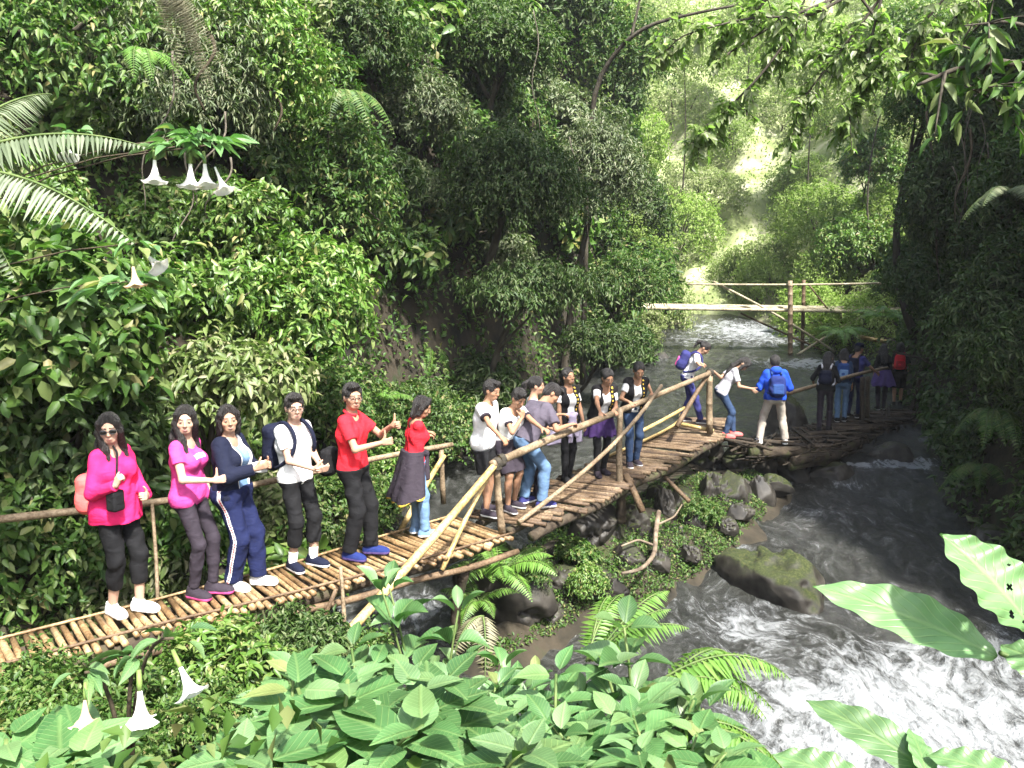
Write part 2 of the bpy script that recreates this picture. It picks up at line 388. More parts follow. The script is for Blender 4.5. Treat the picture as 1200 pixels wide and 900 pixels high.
def mat_rock(name, moss):
    m, nt, out = _nt(name); b = principled(nt, out, .7, .3)
    tc = N(nt, 'ShaderNodeTexCoord')
    no = N(nt, 'ShaderNodeTexNoise', i_Scale=5., i_Detail=6.); nt.links.new(tc.outputs['Object'], no.inputs['Vector'])
    rc = ramp(nt, no.outputs['Fac'], [(.007, .006, .005), (.026, .023, .019), (.062, .056, .047)], [.3, .5, .72])
    n2 = N(nt, 'ShaderNodeTexNoise', i_Scale=38., i_Detail=4.); nt.links.new(tc.outputs['Object'], n2.inputs['Vector'])
    n3 = N(nt, 'ShaderNodeTexNoise', i_Scale=4.5, i_Detail=8., i_Roughness=.65); nt.links.new(tc.outputs['Object'], n3.inputs['Vector'])
    g = N(nt, 'ShaderNodeNewGeometry'); sp = N(nt, 'ShaderNodeSeparateXYZ'); nt.links.new(g.outputs['Normal'], sp.inputs[0])
    ad = N(nt, 'ShaderNodeMath', operation='ADD'); nt.links.new(sp.outputs['Z'], ad.inputs[0]); nt.links.new(n3.outputs['Fac'], ad.inputs[1])
    mr = N(nt, 'ShaderNodeMapRange'); mr.inputs[1].default_value = 1.30 - .42 * moss; mr.inputs[2].default_value = 1.62 - .30 * moss
    nt.links.new(ad.outputs[0], mr.inputs[0])
    mc = ramp(nt, n2.outputs['Fac'], [(.015, .022, .006), (.026, .034, .010), (.055, .058, .018)], [.3, .5, .7])
    mx = N(nt, 'ShaderNodeMix', data_type='RGBA'); nt.links.new(mr.outputs[0], mx.inputs['Factor']); nt.links.new(rc, mx.inputs[6]); nt.links.new(mc, mx.inputs[7])
    nt.links.new(mx.outputs[2], b.inputs['Base Color'])
    rr = N(nt, 'ShaderNodeMapRange'); rr.inputs[3].default_value = .55; rr.inputs[4].default_value = .95
    nt.links.new(mr.outputs[0], rr.inputs[0]); nt.links.new(rr.outputs[0], b.inputs['Roughness'])
    bp = N(nt, 'ShaderNodeBump', i_Strength=.5, i_Distance=.012); nt.links.new(no.outputs['Fac'], bp.inputs['Height'])
    nt.links.new(bp.outputs[0], b.inputs['Normal'])
    return m
M_rockm = mat_rock('mossy_rock', 1.0); M_rockw = mat_rock('wet_rock', .1)
_r = random.Random(5)
for k, (px, py, w_) in enumerate([(700, 640, .2), (740, 628, .22), (758, 640, .18), (700, 665, .2), (738, 668, .24), (795, 600, .2), (770, 590, .18), (850, 622, .17), (868, 606, .2), (905, 575, .22), (690, 690, .22), (715, 700, .16), (640, 690, .2), (660, 662, .18), (858, 575, .26), (930, 545, .25), (810, 655, .15), (770, 668, .17)]):
    BOULD.append((px, py, -.84 - (py - 590) * .0035, w_ * _r.uniform(1.0, 1.6), w_ * _r.uniform(.9, 1.4), w_ * _r.uniform(.8, 1.5), 'small grey brown stone among those tumbled along the island bank', k % 3 == 0))
BPOS = []
for i, (px, py, z, rx, ry, rz, lab, mo) in enumerate(BOULD):
    p = onz(px, py, z); p.y += ry * .8; p.x *= 1 + ry * .8 / p.y
    if 4 <= i <= 11: rx *= 1.05; ry *= 1.05; rz *= 1.1; z += .05
    o = new_obj('boulder', boulder_mesh('boulder', rx, ry, rz, i), M_rockm if mo else M_rockw)
    o.location = (p.x, p.y, z + .12 * rz); o.rotation_euler = (0, 0, rng.uniform(-.5, .5))
    tag(o, lab, 'rock', 'stones tumbled along the island bank' if i > 26 else None); BPOS.append((p.x, p.y, rx, ry, z + rz))

# ------------------------------------------------------------------ water
wx = axis([(-6, -4, .3), (-4, 9.5, .075), (9.5, 15, .3)]); wy = axis([(2.5, 4, .3), (4, 18, .075), (18, 30, .15), (30, 42, .4)])
X, Y = np.meshgrid(wx, wy)
def gauss(cx, cy, sx, sy, a, rot=0.):
    dx, dy = X - cx, Y - cy; c, s = math.cos(rot), math.sin(rot)
    u, v = c * dx + s * dy, -s * dx + c * dy
    return a * np.exp(-(u / sx) ** 2 - (v / sy) ** 2)
foam = np.full(X.shape, .14)
def wp(px, py, z): p = onz(px, py, z); return p.x, p.y
for (px, py, z, sx, sy, a, rt) in [
        (1060, 850, -1.75, 2.6, 1.6, 1.05, .3), (880, 750, -1.65, .9, .8, .75, .2), (1120, 780, -1.65, 1.6, .9, .8, .2), (900, 860, -1.8, 1.0, 1.0, .75, 0),
        (1060, 545, -.75, .9, .35, .9, .1), (1110, 520, -.6, .7, .6, .95, 0), (1005, 550, -.8, .5, .3, .8, 0), (835, 660, -1.25, .35, 1.0, .5, .4), (790, 630, -1.15, .6, .3, .2, 0),
        (470, 705, -1.35, .9, .7, .8, 0), (440, 735, -1.5, .8, .6, .6, 0), (585, 610, -.9, .6, .5, .5, 0), (880, 395, .35, 3.2, 4.5, .85, 0), (830, 412, 0, 2.4, 2.0, .6, 0),
        (945, 432, -.1, 2.4, 1.2, .85, 0), (960, 610, -1.1, 2.6, 1.4, .30, .3), (640, 760, -1.6, 1.2, .6, .35, 0), (700, 545, -.7, 2, .8, .15, 0)]:
    cx_, cy_ = wp(px, py, z); foam = np.maximum(foam, gauss(cx_, cy_, sx, sy, a, rt))
for bx, by, rx, ry, top in BPOS:
    foam = np.maximum(foam, gauss(bx + .1, by - ry * 1.15, rx * 1.25, .28, .5)); foam = np.maximum(foam, gauss(bx, by, rx * 1.2, ry * 1.3, .4))
ws = 1.15 * (fbm(X * .6 + 31, Y * .6, o=2) - .5)                    # meander of the streaks
u_ = X * 1.0 + ws * 1.2; v_ = Y + ws
st = fbm(u_ * 3.4, v_ * 1.0 + 9, o=4)
Zw = zw(Y) + (st - .5) * (.05 + .18 * foam) + .07 * (fbm(X * 5 + ws, Y * 3.2, o=3) - .5) + .09 * foam * (fbm(X * 9, Y * 7, o=2) - .5)
for bx, by, rx, ry, top in BPOS: Zw += gauss(bx, by + ry * 1.2, rx, .3, .06) - gauss(bx, by - ry * 1.4, rx, .3, .05)
wV = np.stack([X, Y, Zw], -1).reshape(-1, 3); a_, b_ = len(wx), len(wy)
ii = (np.arange(b_ - 1)[:, None] * a_ + np.arange(a_ - 1)[None]).ravel()
me = mesh_np('water', wV, np.stack([ii, ii + 1, ii + a_ + 1, ii + a_], -1), uv=np.stack([u_, v_], -1).reshape(-1, 2))
at_ = me.attributes.new('foam', 'FLOAT', 'POINT'); at_.data.foreach_set('value', foam.ravel().astype(np.float32))
m, nt, out = _nt('stream_water'); b = principled(nt, out, .12, .6)
uv = N(nt, 'ShaderNodeUVMap'); mp = N(nt, 'ShaderNodeMapping'); mp.inputs['Scale'].default_value = (1.9, 1.25, 1); nt.links.new(uv.outputs[0], mp.inputs[0])
n1 = N(nt, 'ShaderNodeTexNoise', i_Scale=2.0, i_Detail=8., i_Roughness=.66, i_Distortion=1.0); nt.links.new(mp.outputs[0], n1.inputs['Vector'])
n2 = N(nt, 'ShaderNodeTexNoise', i_Scale=7., i_Detail=6., i_Roughness=.72, i_Distortion=.4); nt.links.new(mp.outputs[0], n2.inputs['Vector'])
fa = N(nt, 'ShaderNodeAttribute', attribute_name='foam')
s1 = N(nt, 'ShaderNodeMath', operation='MULTIPLY_ADD'); s1.inputs[1].default_value = .55; nt.links.new(n2.outputs['Fac'], s1.inputs[0]); nt.links.new(n1.outputs['Fac'], s1.inputs[2])
s2 = N(nt, 'ShaderNodeMath', operation='MULTIPLY_ADD'); s2.inputs[1].default_value = .52; nt.links.new(fa.outputs['Fac'], s2.inputs[0]); nt.links.new(s1.outputs[0], s2.inputs[2])
fm = N(nt, 'ShaderNodeMapRange', interpolation_type='SMOOTHSTEP'); fm.inputs[1].default_value = .96; fm.inputs[2].default_value = 1.46; nt.links.new(s2.outputs[0], fm.inputs[0])
wc = ramp(nt, n1.outputs['Fac'], [(.014, .0145, .012), (.030, .031, .027), (.075, .077, .072)], [.3, .5, .7])
mx = N(nt, 'ShaderNodeMix', data_type='RGBA'); nt.links.new(fm.outputs[0], mx.inputs['Factor']); nt.links.new(wc, mx.inputs[6]); mx.inputs[7].default_value = (.38, .40, .41, 1)
nt.links.new(mx.outputs[2], b.inputs['Base Color'])
rr = N(nt, 'ShaderNodeMapRange'); rr.inputs[3].default_value = .1; rr.inputs[4].default_value = .75; nt.links.new(fm.outputs[0], rr.inputs[0]); nt.links.new(rr.outputs[0], b.inputs['Roughness'])
bp = N(nt, 'ShaderNodeBump', i_Strength=1.0, i_Distance=.10); nt.links.new(s1.outputs[0], bp.inputs['Height']); nt.links.new(bp.outputs[0], b.inputs['Normal'])
water = new_obj('water', me, m); tag(water, kind='structure')
# ------------------------------------------------------------------ leaves
def unit(v): return v / (np.linalg.norm(v, axis=-1, keepdims=True) + 1e-9)
def _tpl(st, hw, fold, droop):
    V = [[st[0], 0, 0]]; T = []; Q = []
    for t, h in zip(st[1:-1], hw[1:-1]):
        dz = -droop * t * t
        V += [[t, -h, dz + fold * h], [t, 0, dz], [t, h, dz + fold * h]]
    V += [[st[-1], 0, -droop]]
    k = len(st) - 2
    T += [[0, 1, 2], [0, 2, 3]]
    for i in range(k - 1):
        a = 1 + 3 * i; T += [[a, a + 3, a + 4], [a, a + 4, a + 1], [a + 1, a + 4, a + 5], [a + 1, a + 5, a + 2]]
    a = 1 + 3 * (k - 1); e = len(V) - 1
    T += [[a, e, a + 1], [a + 1, e, a + 2]]
    return np.array(V, float), np.array(T)
TP5 = _tpl([0, .42, 1], [0, .5, 0], .35, .18)
TP8 = _tpl([0, .25, .62, 1], [0, .42, .40, 0], .3, .3)
TPW = _tpl([0, .10, .25, .42, .6, .78, .9, 1], [0, .26, .44, .5, .44, .27, .12, 0], .28, .28)   # broad foreground leaf
TPF = _tpl([0, .3, 1], [0, .5, 0], .1, .25)
def leaf_mesh(name, P, D, Nn, L, W, tpl=TP5, uv=False, curl=None):
    tv, tt = tpl; n = len(P)
    D = unit(D); S = unit(np.cross(D, Nn)); Nn = np.cross(S, D)
    L = np.broadcast_to(L, (n,)); W = np.broadcast_to(W, (n,))
    V = (P[:, None] + (tv[None, :, 0, None] * L[:, None, None]) * D[:, None] + (tv[None, :, 1, None] * W[:, None, None]) * S[:, None]
         + (tv[None, :, 2, None] * L[:, None, None]) * Nn[:, None])
    F = (tt[None] + (np.arange(n) * len(tv))[:, None, None]).reshape(-1, 3)
    u = None
    if uv: u = np.tile(np.stack([tv[:, 1], tv[:, 0]], -1), (n, 1))
    return mesh_np(name, V.reshape(-1, 3), F, uv=u)
def rdir(n): return unit(rng.normal(size=(n, 3)))

def crown_leaves(rad, ntw, per, L, asp=.42, droop=.35, lump=.35, up=.75, base=(0, 0, 0), hollow=.5, twl=.35, seed=0, zmin=-.5, lv=.3, clumps=0):
    """leaves on many twigs that end through an uneven ellipsoidal crown: returns P, D, N, L, W and twig segments"""
    rad = np.asarray(rad, float)
    d = rdir(ntw * 3); d = d[d[:, 2] > zmin][:ntw]; n = len(d)
    s = seed * 3.7 + 30
    rr = 1 + lump * 2.2 * (fbm(d[:, 0] * 1.6 + s, d[:, 1] * 1.6 + s, d[:, 2] * 1.6 + s, 3) - .5)
    q = rng.random(n) ** .45 * (1 - hollow) + hollow
    tip = d * rad * (rr * q)[:, None]
    if clumps:
        c = tip[rng.choice(n, clumps)]; k = rng.integers(0, clumps, n)
        tip = tip * .45 + c[k] * .55 + rng.normal(size=(n, 3)) * rad * .08
    td = unit(d * .8 + rng.normal(size=(n, 3)) * .45 + [0, 0, .15])
    tl = twl * rad.mean() * rng.uniform(.6, 1.3, n)
    t = np.tile(np.linspace(.05, 1, per), n)[:, None]
    k = np.repeat(np.arange(n), per)
    sag = np.array([0, 0, -1.]) * (t ** 2) * (droop * tl[k])[:, None]
    P = tip[k] + td[k] * (t - .5) * tl[k][:, None] + sag + rng.normal(size=(n * per, 3)) * L * .25
    side = unit(np.cross(td[k], rng.normal(size=(n * per, 3))))
    D = td[k] * .55 + side * .9 + np.array([0, 0, -droop]) + rng.normal(size=(n * per, 3)) * .25
    Nn = np.array([0, 0, up]) + d[k] * .5 + rng.normal(size=(n * per, 3)) * .35
    LL = L * rng.uniform(1 - lv, 1 + lv, n * per); WW = LL * asp * rng.uniform(.85, 1.15, n * per)
    return P + np.asarray(base), D, Nn, LL, WW, tip + np.asarray(base), td

def frond_arrays(pts, npin, plen, pw, droop=.25, up=(0, 0, 1), prof=None):
    """pinnae along a rachis polyline"""
    P = np.array([list(p) for p in pts], float); t = np.linspace(0, 1, len(P))
    tt = np.linspace(.08, .995, npin)
    C = np.stack([np.interp(tt, t, P[:, k]) for k in range(3)], -1)
    T = unit(np.stack([np.interp(tt, t, np.gradient(P, axis=0)[:, k]) for k in range(3)], -1))
    S = unit(np.cross(T, np.asarray(up, float))); U = np.cross(S, T)
    pr = np.interp(tt, [0, .12, .3, .65, .9, 1], [.45, .85, 1, .78, .3, .08]) if prof is None else prof(tt)
    out = []
    for sg in (-1, 1):
        D = sg * S * 1.0 + T * .32 - U * droop + rng.normal(size=C.shape) * .05
        out.append((C, D, U + rng.normal(size=C.shape) * .12, plen * pr * rng.uniform(.9, 1.08, npin), np.full(npin, pw) * (.55 + .45 * pr)))
    return [np.concatenate(x) for x in zip(*out)]

# palettes (linear base colours)
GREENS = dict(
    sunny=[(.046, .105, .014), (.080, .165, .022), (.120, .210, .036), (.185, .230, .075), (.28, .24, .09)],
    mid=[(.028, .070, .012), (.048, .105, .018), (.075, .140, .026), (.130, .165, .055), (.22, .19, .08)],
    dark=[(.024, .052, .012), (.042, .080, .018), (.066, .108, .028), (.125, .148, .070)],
    grey=[(.058, .088, .034), (.090, .125, .048), (.130, .162, .070), (.205, .212, .125)],
    yellow=[(.085, .135, .030), (.130, .180, .048), (.175, .215, .080), (.225, .215, .115)],
    fg=[(.036, .098, .032), (.065, .155, .052), (.098, .200, .076), (.140, .240, .115), (.105, .185, .062), (.25, .22, .09)],
)
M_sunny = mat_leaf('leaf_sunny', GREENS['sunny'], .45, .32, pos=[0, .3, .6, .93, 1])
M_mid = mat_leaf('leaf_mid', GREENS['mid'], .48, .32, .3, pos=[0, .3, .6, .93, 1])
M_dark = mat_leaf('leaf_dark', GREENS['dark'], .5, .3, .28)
M_grey = mat_leaf('leaf_grey', GREENS['grey'], .55, .25)
M_yell = mat_leaf('leaf_yellow', GREENS['yellow'], .5, .35)
M_fg = mat_leaf('leaf_broad', GREENS['fg'], .42, .3, .45, vein=True, obj=.22, pos=[0, .25, .5, .75, .94, 1])
M_fern = mat_leaf('leaf_fern', [(.07, .16, .02), (.10, .21, .03), (.15, .25, .05)], .5, .35)
M_dry = mat_leaf('leaf_dry_frond', [(.13, .125, .065), (.20, .19, .11), (.26, .245, .155)], .6, .25, tint=(1.1, 1.05, .7))
M_pale = mat_leaf('leaf_pale_frond', [(.085, .115, .055), (.13, .165, .09), (.18, .21, .13)], .5, .25, tint=(1, 1.05, .7))
M_far = mat_leaf('leaf_far_slope', [(.16, .21, .06), (.22, .27, .09), (.28, .31, .14), (.36, .36, .22)], .6, .4, .3)  # far slope leaves, here and below, paled so the colour carries the sun glare
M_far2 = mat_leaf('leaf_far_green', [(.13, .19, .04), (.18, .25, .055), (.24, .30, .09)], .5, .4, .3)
M_canopy = mat_leaf('leaf_canopy', [(.13, .20, .04), (.18, .26, .07), (.25, .30, .12), (.36, .38, .24)], .42, .58)
M_stem = mat_noise('stem_bark', [(.03, .022, .013), (.075, .058, .036)], 9, .9, .5, 25)
M_gstem = mat_noise('green_stem', [(.05, .09, .02), (.12, .16, .05)], 9, .6)
M_vine = mat_noise('vine_grey', [(.06, .05, .035), (.15, .13, .10)], 9, .9, .5, 25)
M_bark = mat_noise('bark', [(.02, .016, .011), (.05, .042, .03), (.085, .075, .055)], 5, .95, 1.0, 18, stretch=(1, 1, .35))

# ------------------------------------------------------------------ leaf carpet over banks and cliffs (stuff)
def carpet(name, weight, n, L, pal, lift=.25, asp=.5, Lk=0., tpl=TP5, clump=2.0, cut=.36):
    P, Nn = scatter(weight, n)
    dn = fbm(P[:, 0] * clump + 40, P[:, 1] * clump + 40, P[:, 2] * clump + 40, 3)
    keep = (dn > cut) & (H(P[:, 0], P[:, 1]) > zw(P[:, 1]) - .05); P, Nn, dn = P[keep], Nn[keep], dn[keep]; n = len(P)
    lf = lift * ((dn - cut) / (1 - cut) * 2.2) * rng.uniform(.1, 1.1, n)
    dist = np.linalg.norm(P - [0, 0, CZ], axis=1)
    LL = (L + Lk * dist) * rng.uniform(.55, 1.3, n)
    out = unit(Nn + [0, 0, .6])
    P = P + out * lf[:, None] * (1 + Lk * dist * 3)[:, None]
    D = rng.normal(size=(n, 3)) * .8 + np.array([0, 0, -.45]) + Nn * .5
    Nl = Nn * .6 + np.array([0, 0, .8]) + rng.normal(size=(n, 3)) * .45
    o = new_obj(name, leaf_mesh(name, P, D, Nl, LL, LL * asp, tpl), pal)
    return tag(o, kind='stuff')
vis = in_view() & (TFACE > -.15) & (TC[:, 2] > zw(TC[:, 1]) - .02)
dw = 1 / np.clip(tdep, 2.5, 60) ** 1.6
lm = vis & (TC[:, 0] < xl(TC[:, 1]) + .4) & (TC[:, 1] > 4)
rm = vis & (TC[:, 0] > xr(TC[:, 1]) - .4) & (TC[:, 1] > 4)
carpet('undergrowth', lm * dw * np.where(TC[:, 1] > 12.5, .7, 1), 100000, .05, M_mid, .35, Lk=.0045, cut=.38)
carpet('undergrowth', rm * dw * (TC[:, 1] < 24), 36000, .06, M_dark, .35, Lk=.006, cut=.44)
bm_ = vis & (TC[:, 1] > 24)
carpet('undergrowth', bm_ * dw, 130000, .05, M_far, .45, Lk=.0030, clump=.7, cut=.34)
carpet('ground_cover', (isl_d(TC[:, 0], TC[:, 1]) < -.28) * (TC[:, 2] > zw(TC[:, 1]) - .1), 26000, .05, M_mid, .12, cut=.42, clump=1.1)
nearm = (TC[:, 1] < 8) & (TC[:, 1] > .8) & (TC[:, 0] > -6) & (TC[:, 0] < 2.4) & (TC[:, 2] > zw(TC[:, 1]))
carpet('ground_cover', nearm * 1.0, 34000, .085, M_mid, .30, cut=.3)

# ------------------------------------------------------------------ shrubs
def stems_mesh(tips, base=(0, 0, 0), n=7, r=.018, seed=0):
    mb = MB()
    for k in rng.choice(len(tips), min(n, len(tips)), replace=False):
        a = np.asarray(base, float) + rng.normal(size=3) * [.05, .05, 0]; b = tips[k]; mid = (a + b) / 2 + rng.normal(size=3) * .08 * np.linalg.norm(b - a) + [0, 0, .1]
        t = np.linspace(0, 1, 6)[:, None]
        mb.tube((1 - t) ** 2 * a + 2 * t * (1 - t) * mid + t * t * b, np.linspace(r, r * .35, 6), 5)
    return mb
def shrub_proto(mat, rad, ntw, per, L, asp, droop, seed, tpl=TP5, lump=.4, zmin=-.35, up=.75, hollow=.4, clumps=0):
    root = thing('shrub', None, None)
    P, D, Nn, LL, WW, tip, td = crown_leaves(rad, ntw, per, L, asp, droop, lump, up, (0, 0, rad[2] * .75), hollow, .35, seed, zmin, clumps=clumps)
    new_obj('foliage', leaf_mesh('foliage', P, D, Nn, LL, WW, tpl), mat, root)
    stems_mesh(tip, (0, 0, -.25), 8, .02, seed).build('stem', M_stem, root)
    return root
PROTO = {
    'broad': shrub_proto(M_mid, (.62, .62, .55), 240, 9, .13, .50, .45, 1, TP8, clumps=12),
    'big': shrub_proto(M_sunny, (.55, .55, .5), 95, 7, .21, .55, .5, 9, TP8),
    'broad_sun': shrub_proto(M_sunny, (.62, .62, .60), 320, 9, .10, .46, .45, 2, TP8),
    'small': shrub_proto(M_mid, (.6, .6, .5), 440, 10, .072, .45, .3, 3, clumps=14),
    'yellow': shrub_proto(M_yell, (.6, .6, .55), 300, 8, .11, .42, .6, 4, TP8),
    'dark': shrub_proto(M_dark, (.75, .75, .6), 500, 11, .095, .32, .55, 5, clumps=14),
    'grey': shrub_proto(M_grey, (.7, .7, .55), 380, 10, .095, .34, .5, 6, clumps=12),
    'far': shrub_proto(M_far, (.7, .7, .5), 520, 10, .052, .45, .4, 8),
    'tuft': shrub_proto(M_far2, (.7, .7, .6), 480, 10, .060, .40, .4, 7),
}
_used = set()
def put(kind, name, label, cat, p, s=1., group=None, tilt=.45, sq=(1, 1, 1), nrm=None):
    o = PROTO[kind]
    if kind in _used: o = copy_tree(o)
    _used.add(kind)
    o.name = name
    n = nrm if nrm is not None else surf_n(p[0], p[1])
    ax = (Vector((0, 0, 1)) * (1 - tilt) + n * tilt).normalized()
    q = Vector((0, 0, 1)).rotation_difference(ax)
    from mathutils import Quaternion
    q = q @ Quaternion((0, 0, 1), rng.uniform(0, 2 * PI))
    o.rotation_mode = 'QUATERNION'; o.rotation_quaternion = q
    o.location = Vector(p); o.scale = (s * sq[0], s * sq[1], s * sq[2])
    tag(o, label, cat, group); return o

def poisson(weight, n, dmin, tries=12):
    P, Nn = scatter(weight, n * tries)
    dist = np.linalg.norm(P - [0, 0, CZ], axis=1)
    keep = []; KP = np.zeros((n, 3)); KD = np.zeros(n)
    for i in range(len(P)):
        r = dmin * max(1, dist[i] / 12)
        if len(keep) and np.min(np.linalg.norm(KP[:len(keep)] - P[i], axis=1) - r) < 0: continue
        KP[len(keep)] = P[i]; keep.append(i)
        if len(keep) >= n: break
    return P[keep], Nn[keep]
def field(kinds, name, label, cat, group, weight, n, dmin, srange, tilt=.5, scale_d=True):
    P, Nn = poisson(weight, n, dmin)
    for p, nn in zip(P, Nn):
        d = np.linalg.norm(p - [0, 0, CZ]); s = rng.uniform(*srange) * (max(1, d / 12) if scale_d else 1)
        put(random.choice(kinds), name, label, cat, p - np.array(nn) * .12 * s, s, group, tilt, (1, 1, rng.uniform(.8, 1.25)), Vector(nn))
# ------------------------------------------------------------------ trees and tall shrubs with their own crown and trunk
def tree_at(name, label, cat, c, rad, mat, ntw, per, L, asp=.42, droop=.5, seed=0, tpl=TP5, base=None, lump=.5, tr=.06, group=None, nl=6, hollow=.4, zmin=-.6, up=.75, clumps=0):
    c = Vector(c)
    if base is None: base = Vector((c.x - .3, c.y + .4, 0))
    bx, by = base[0], base[1]; bz = float(H(bx, by)) - .15
    if c.y < 24 and name == 'tree': L, ntw = L * .70, int(ntw * 1.7)
    elif name == 'shrub': L, ntw = L * .80, int(ntw * 1.4)
    root = thing(name, label, cat, (bx, by, bz), 0, group)
    cc = np.array(c) - [bx, by, bz]
    P, D, Nn, LL, WW, tip, td = crown_leaves(rad, ntw, per, L, asp, droop, lump, up, cc, hollow, .3, seed, zmin, clumps=clumps)
    new_obj('crown', leaf_mesh('crown', P, D, Nn, LL, WW, tpl), mat, root)
    mb = MB(); t = np.linspace(0, 1, 9)[:, None]
    mid = cc * .5 + rng.normal(size=3) * .12 * np.linalg.norm(cc) * [1, 1, .2]
    path = (1 - t) ** 2 * np.zeros(3) + 2 * t * (1 - t) * mid + t * t * cc
    mb.tube(path, np.linspace(tr, tr * .45, 9), 8)
    for k in rng.choice(len(tip), min(nl, len(tip)), replace=False):
        a = path[rng.integers(5, 9)]; b = tip[k]; m2 = (a + b) / 2 + rng.normal(size=3) * .06 + [0, 0, .08]
        mb.tube((1 - t) ** 2 * a + 2 * t * (1 - t) * m2 + t * t * b, np.linspace(tr * .42, tr * .12, 9), 5)
    mb.build('trunk', M_bark, root)
    return root

# --- left bank, behind the people -------------------------------------------------------------------
tree_at('shrub', 'sunlit light green bush bulging over the path behind the boy with the blue backpack', 'bush', at(335, 345, 9.6), (1.0, .9, 1.0), M_sunny, 640, 9, .125, .46, .5, 21, TP8, base=(-3.9, 10.2), lump=.9, clumps=34)
tree_at('shrub', 'sunlit green bush with a ragged top edge against the black hollow in the cliff', 'bush', at(285, 265, 9.8), (.8, .8, .7), M_sunny, 360, 9, .12, .46, .5, 22, TP8, base=(-4.4, 10.4), lump=.9, clumps=20)
tree_at('shrub', 'yellowish bush with drooping oval leaves right behind the magenta shirt and the navy jacket', 'bush', at(258, 445, 8.4), (.95, .6, .6), M_yell, 330, 9, .15, .42, .7, 23, TP8, base=(-3.6, 8.9), lump=.9, clumps=18)
tree_at('shrub', 'yellow green bush hanging above the dark haired woman in the magenta shirt', 'bush', at(205, 350, 8.6), (.8, .7, .6), M_sunny, 300, 9, .15, .44, .6, 24, TP8, base=(-4.3, 9.1), lump=.8, clumps=18)
tree_at('large_leaf_shrub', 'shady shrub with large round leaves at the left edge above the railing', 'shrub', at(70, 390, 7.4), (.85, .7, .95), M_mid, 330, 8, .165, .52, .5, 25, TP8, base=(-5.0, 7.9), hollow=.3)
tree_at('large_leaf_shrub', 'dark leafy shrub behind the woman in the pink long sleeves', 'shrub', at(95, 505, 7.6), (.8, .5, .7), M_dark, 300, 8, .14, .48, .6, 26, TP8, base=(-4.7, 8.0))
tree_at('large_leaf_shrub', 'olive shrub under the railing between the pink and the magenta woman', 'shrub', at(185, 610, 7.9), (.65, .45, .6), M_mid, 260, 8, .12, .48, .6, 27, TP8, base=(-3.7, 8.2))
tree_at('large_leaf_shrub', 'dark shrub below the railing at the left edge of the walkway', 'shrub', at(45, 640, 7.3), (.8, .5, .7), M_mid, 340, 9, .10, .48, .5, 28, TP8, base=(-4.5, 7.6))
tree_at('shrub', 'deep green small leaved shrub between the boy and the man in the red shirt', 'shrub', at(385, 470, 11.2), (.85, .7, .6), M_mid, 420, 10, .1, .5, .4, 29, base=(-2.9, 11.6))
tree_at('shrub', 'green creeping shrub low behind the man in the red shirt', 'shrub', at(395, 590, 9.9), (.8, .6, .42), M_mid, 380, 10, .085, .5, .4, 30, base=(-2.5, 10.2))
tree_at('shrub', 'low green shrub behind the girl with the jacket tied round her waist', 'shrub', at(470, 490, 12.6), (.8, .6, .6), M_mid, 380, 10, .095, .5, .4, 31, base=(-2.0, 12.9))
tree_at('shrub', 'bright green small leaved shrub on the cliff foot left of the boys in white', 'shrub', at(515, 500, 14.2), (.9, .6, .7), M_mid, 420, 10, .085, .5, .4, 37, base=(-1.7, 14.6))
tree_at('shrub', 'green weeds at the cliff foot between the man in red and the girl in red', 'shrub', at(445, 555, 11.6), (.7, .5, .5), M_sunny, 300, 10, .085, .5, .4, 38, base=(-2.3, 12))
# upper left
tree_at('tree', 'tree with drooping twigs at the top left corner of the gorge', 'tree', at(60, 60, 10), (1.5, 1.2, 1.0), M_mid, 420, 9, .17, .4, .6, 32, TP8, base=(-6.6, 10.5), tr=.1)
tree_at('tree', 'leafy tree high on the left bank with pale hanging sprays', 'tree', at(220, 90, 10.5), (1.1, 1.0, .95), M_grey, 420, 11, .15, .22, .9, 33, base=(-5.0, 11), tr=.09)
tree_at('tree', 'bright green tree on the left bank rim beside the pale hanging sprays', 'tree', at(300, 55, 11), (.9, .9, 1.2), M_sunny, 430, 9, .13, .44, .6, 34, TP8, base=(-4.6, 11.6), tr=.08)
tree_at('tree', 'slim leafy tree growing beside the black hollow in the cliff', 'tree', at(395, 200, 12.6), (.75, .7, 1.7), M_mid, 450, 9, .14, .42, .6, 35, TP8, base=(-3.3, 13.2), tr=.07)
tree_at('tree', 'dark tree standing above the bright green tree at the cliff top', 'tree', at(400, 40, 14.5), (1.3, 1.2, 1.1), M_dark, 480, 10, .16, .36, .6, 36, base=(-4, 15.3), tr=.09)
# centre wall
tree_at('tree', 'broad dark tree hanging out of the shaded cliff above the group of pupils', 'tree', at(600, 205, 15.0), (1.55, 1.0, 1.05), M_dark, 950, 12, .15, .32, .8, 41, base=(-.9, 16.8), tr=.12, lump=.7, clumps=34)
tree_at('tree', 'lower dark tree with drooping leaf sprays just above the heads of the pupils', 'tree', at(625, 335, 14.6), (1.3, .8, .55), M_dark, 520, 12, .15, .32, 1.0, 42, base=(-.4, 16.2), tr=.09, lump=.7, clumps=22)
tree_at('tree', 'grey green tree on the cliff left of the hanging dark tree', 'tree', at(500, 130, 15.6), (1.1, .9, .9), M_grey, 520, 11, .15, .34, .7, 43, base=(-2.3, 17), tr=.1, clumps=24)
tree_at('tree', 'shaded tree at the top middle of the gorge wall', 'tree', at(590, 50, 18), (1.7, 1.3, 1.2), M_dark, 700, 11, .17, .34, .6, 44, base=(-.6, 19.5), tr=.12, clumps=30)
tree_at('tree', 'feathery grey green tree on the gorge corner where the light begins', 'tree', at(705, 200, 19), (1.2, 1.1, 1.5), M_grey, 760, 11, .15, .3, .7, 45, base=(1.3, 20.4), tr=.12, clumps=36)
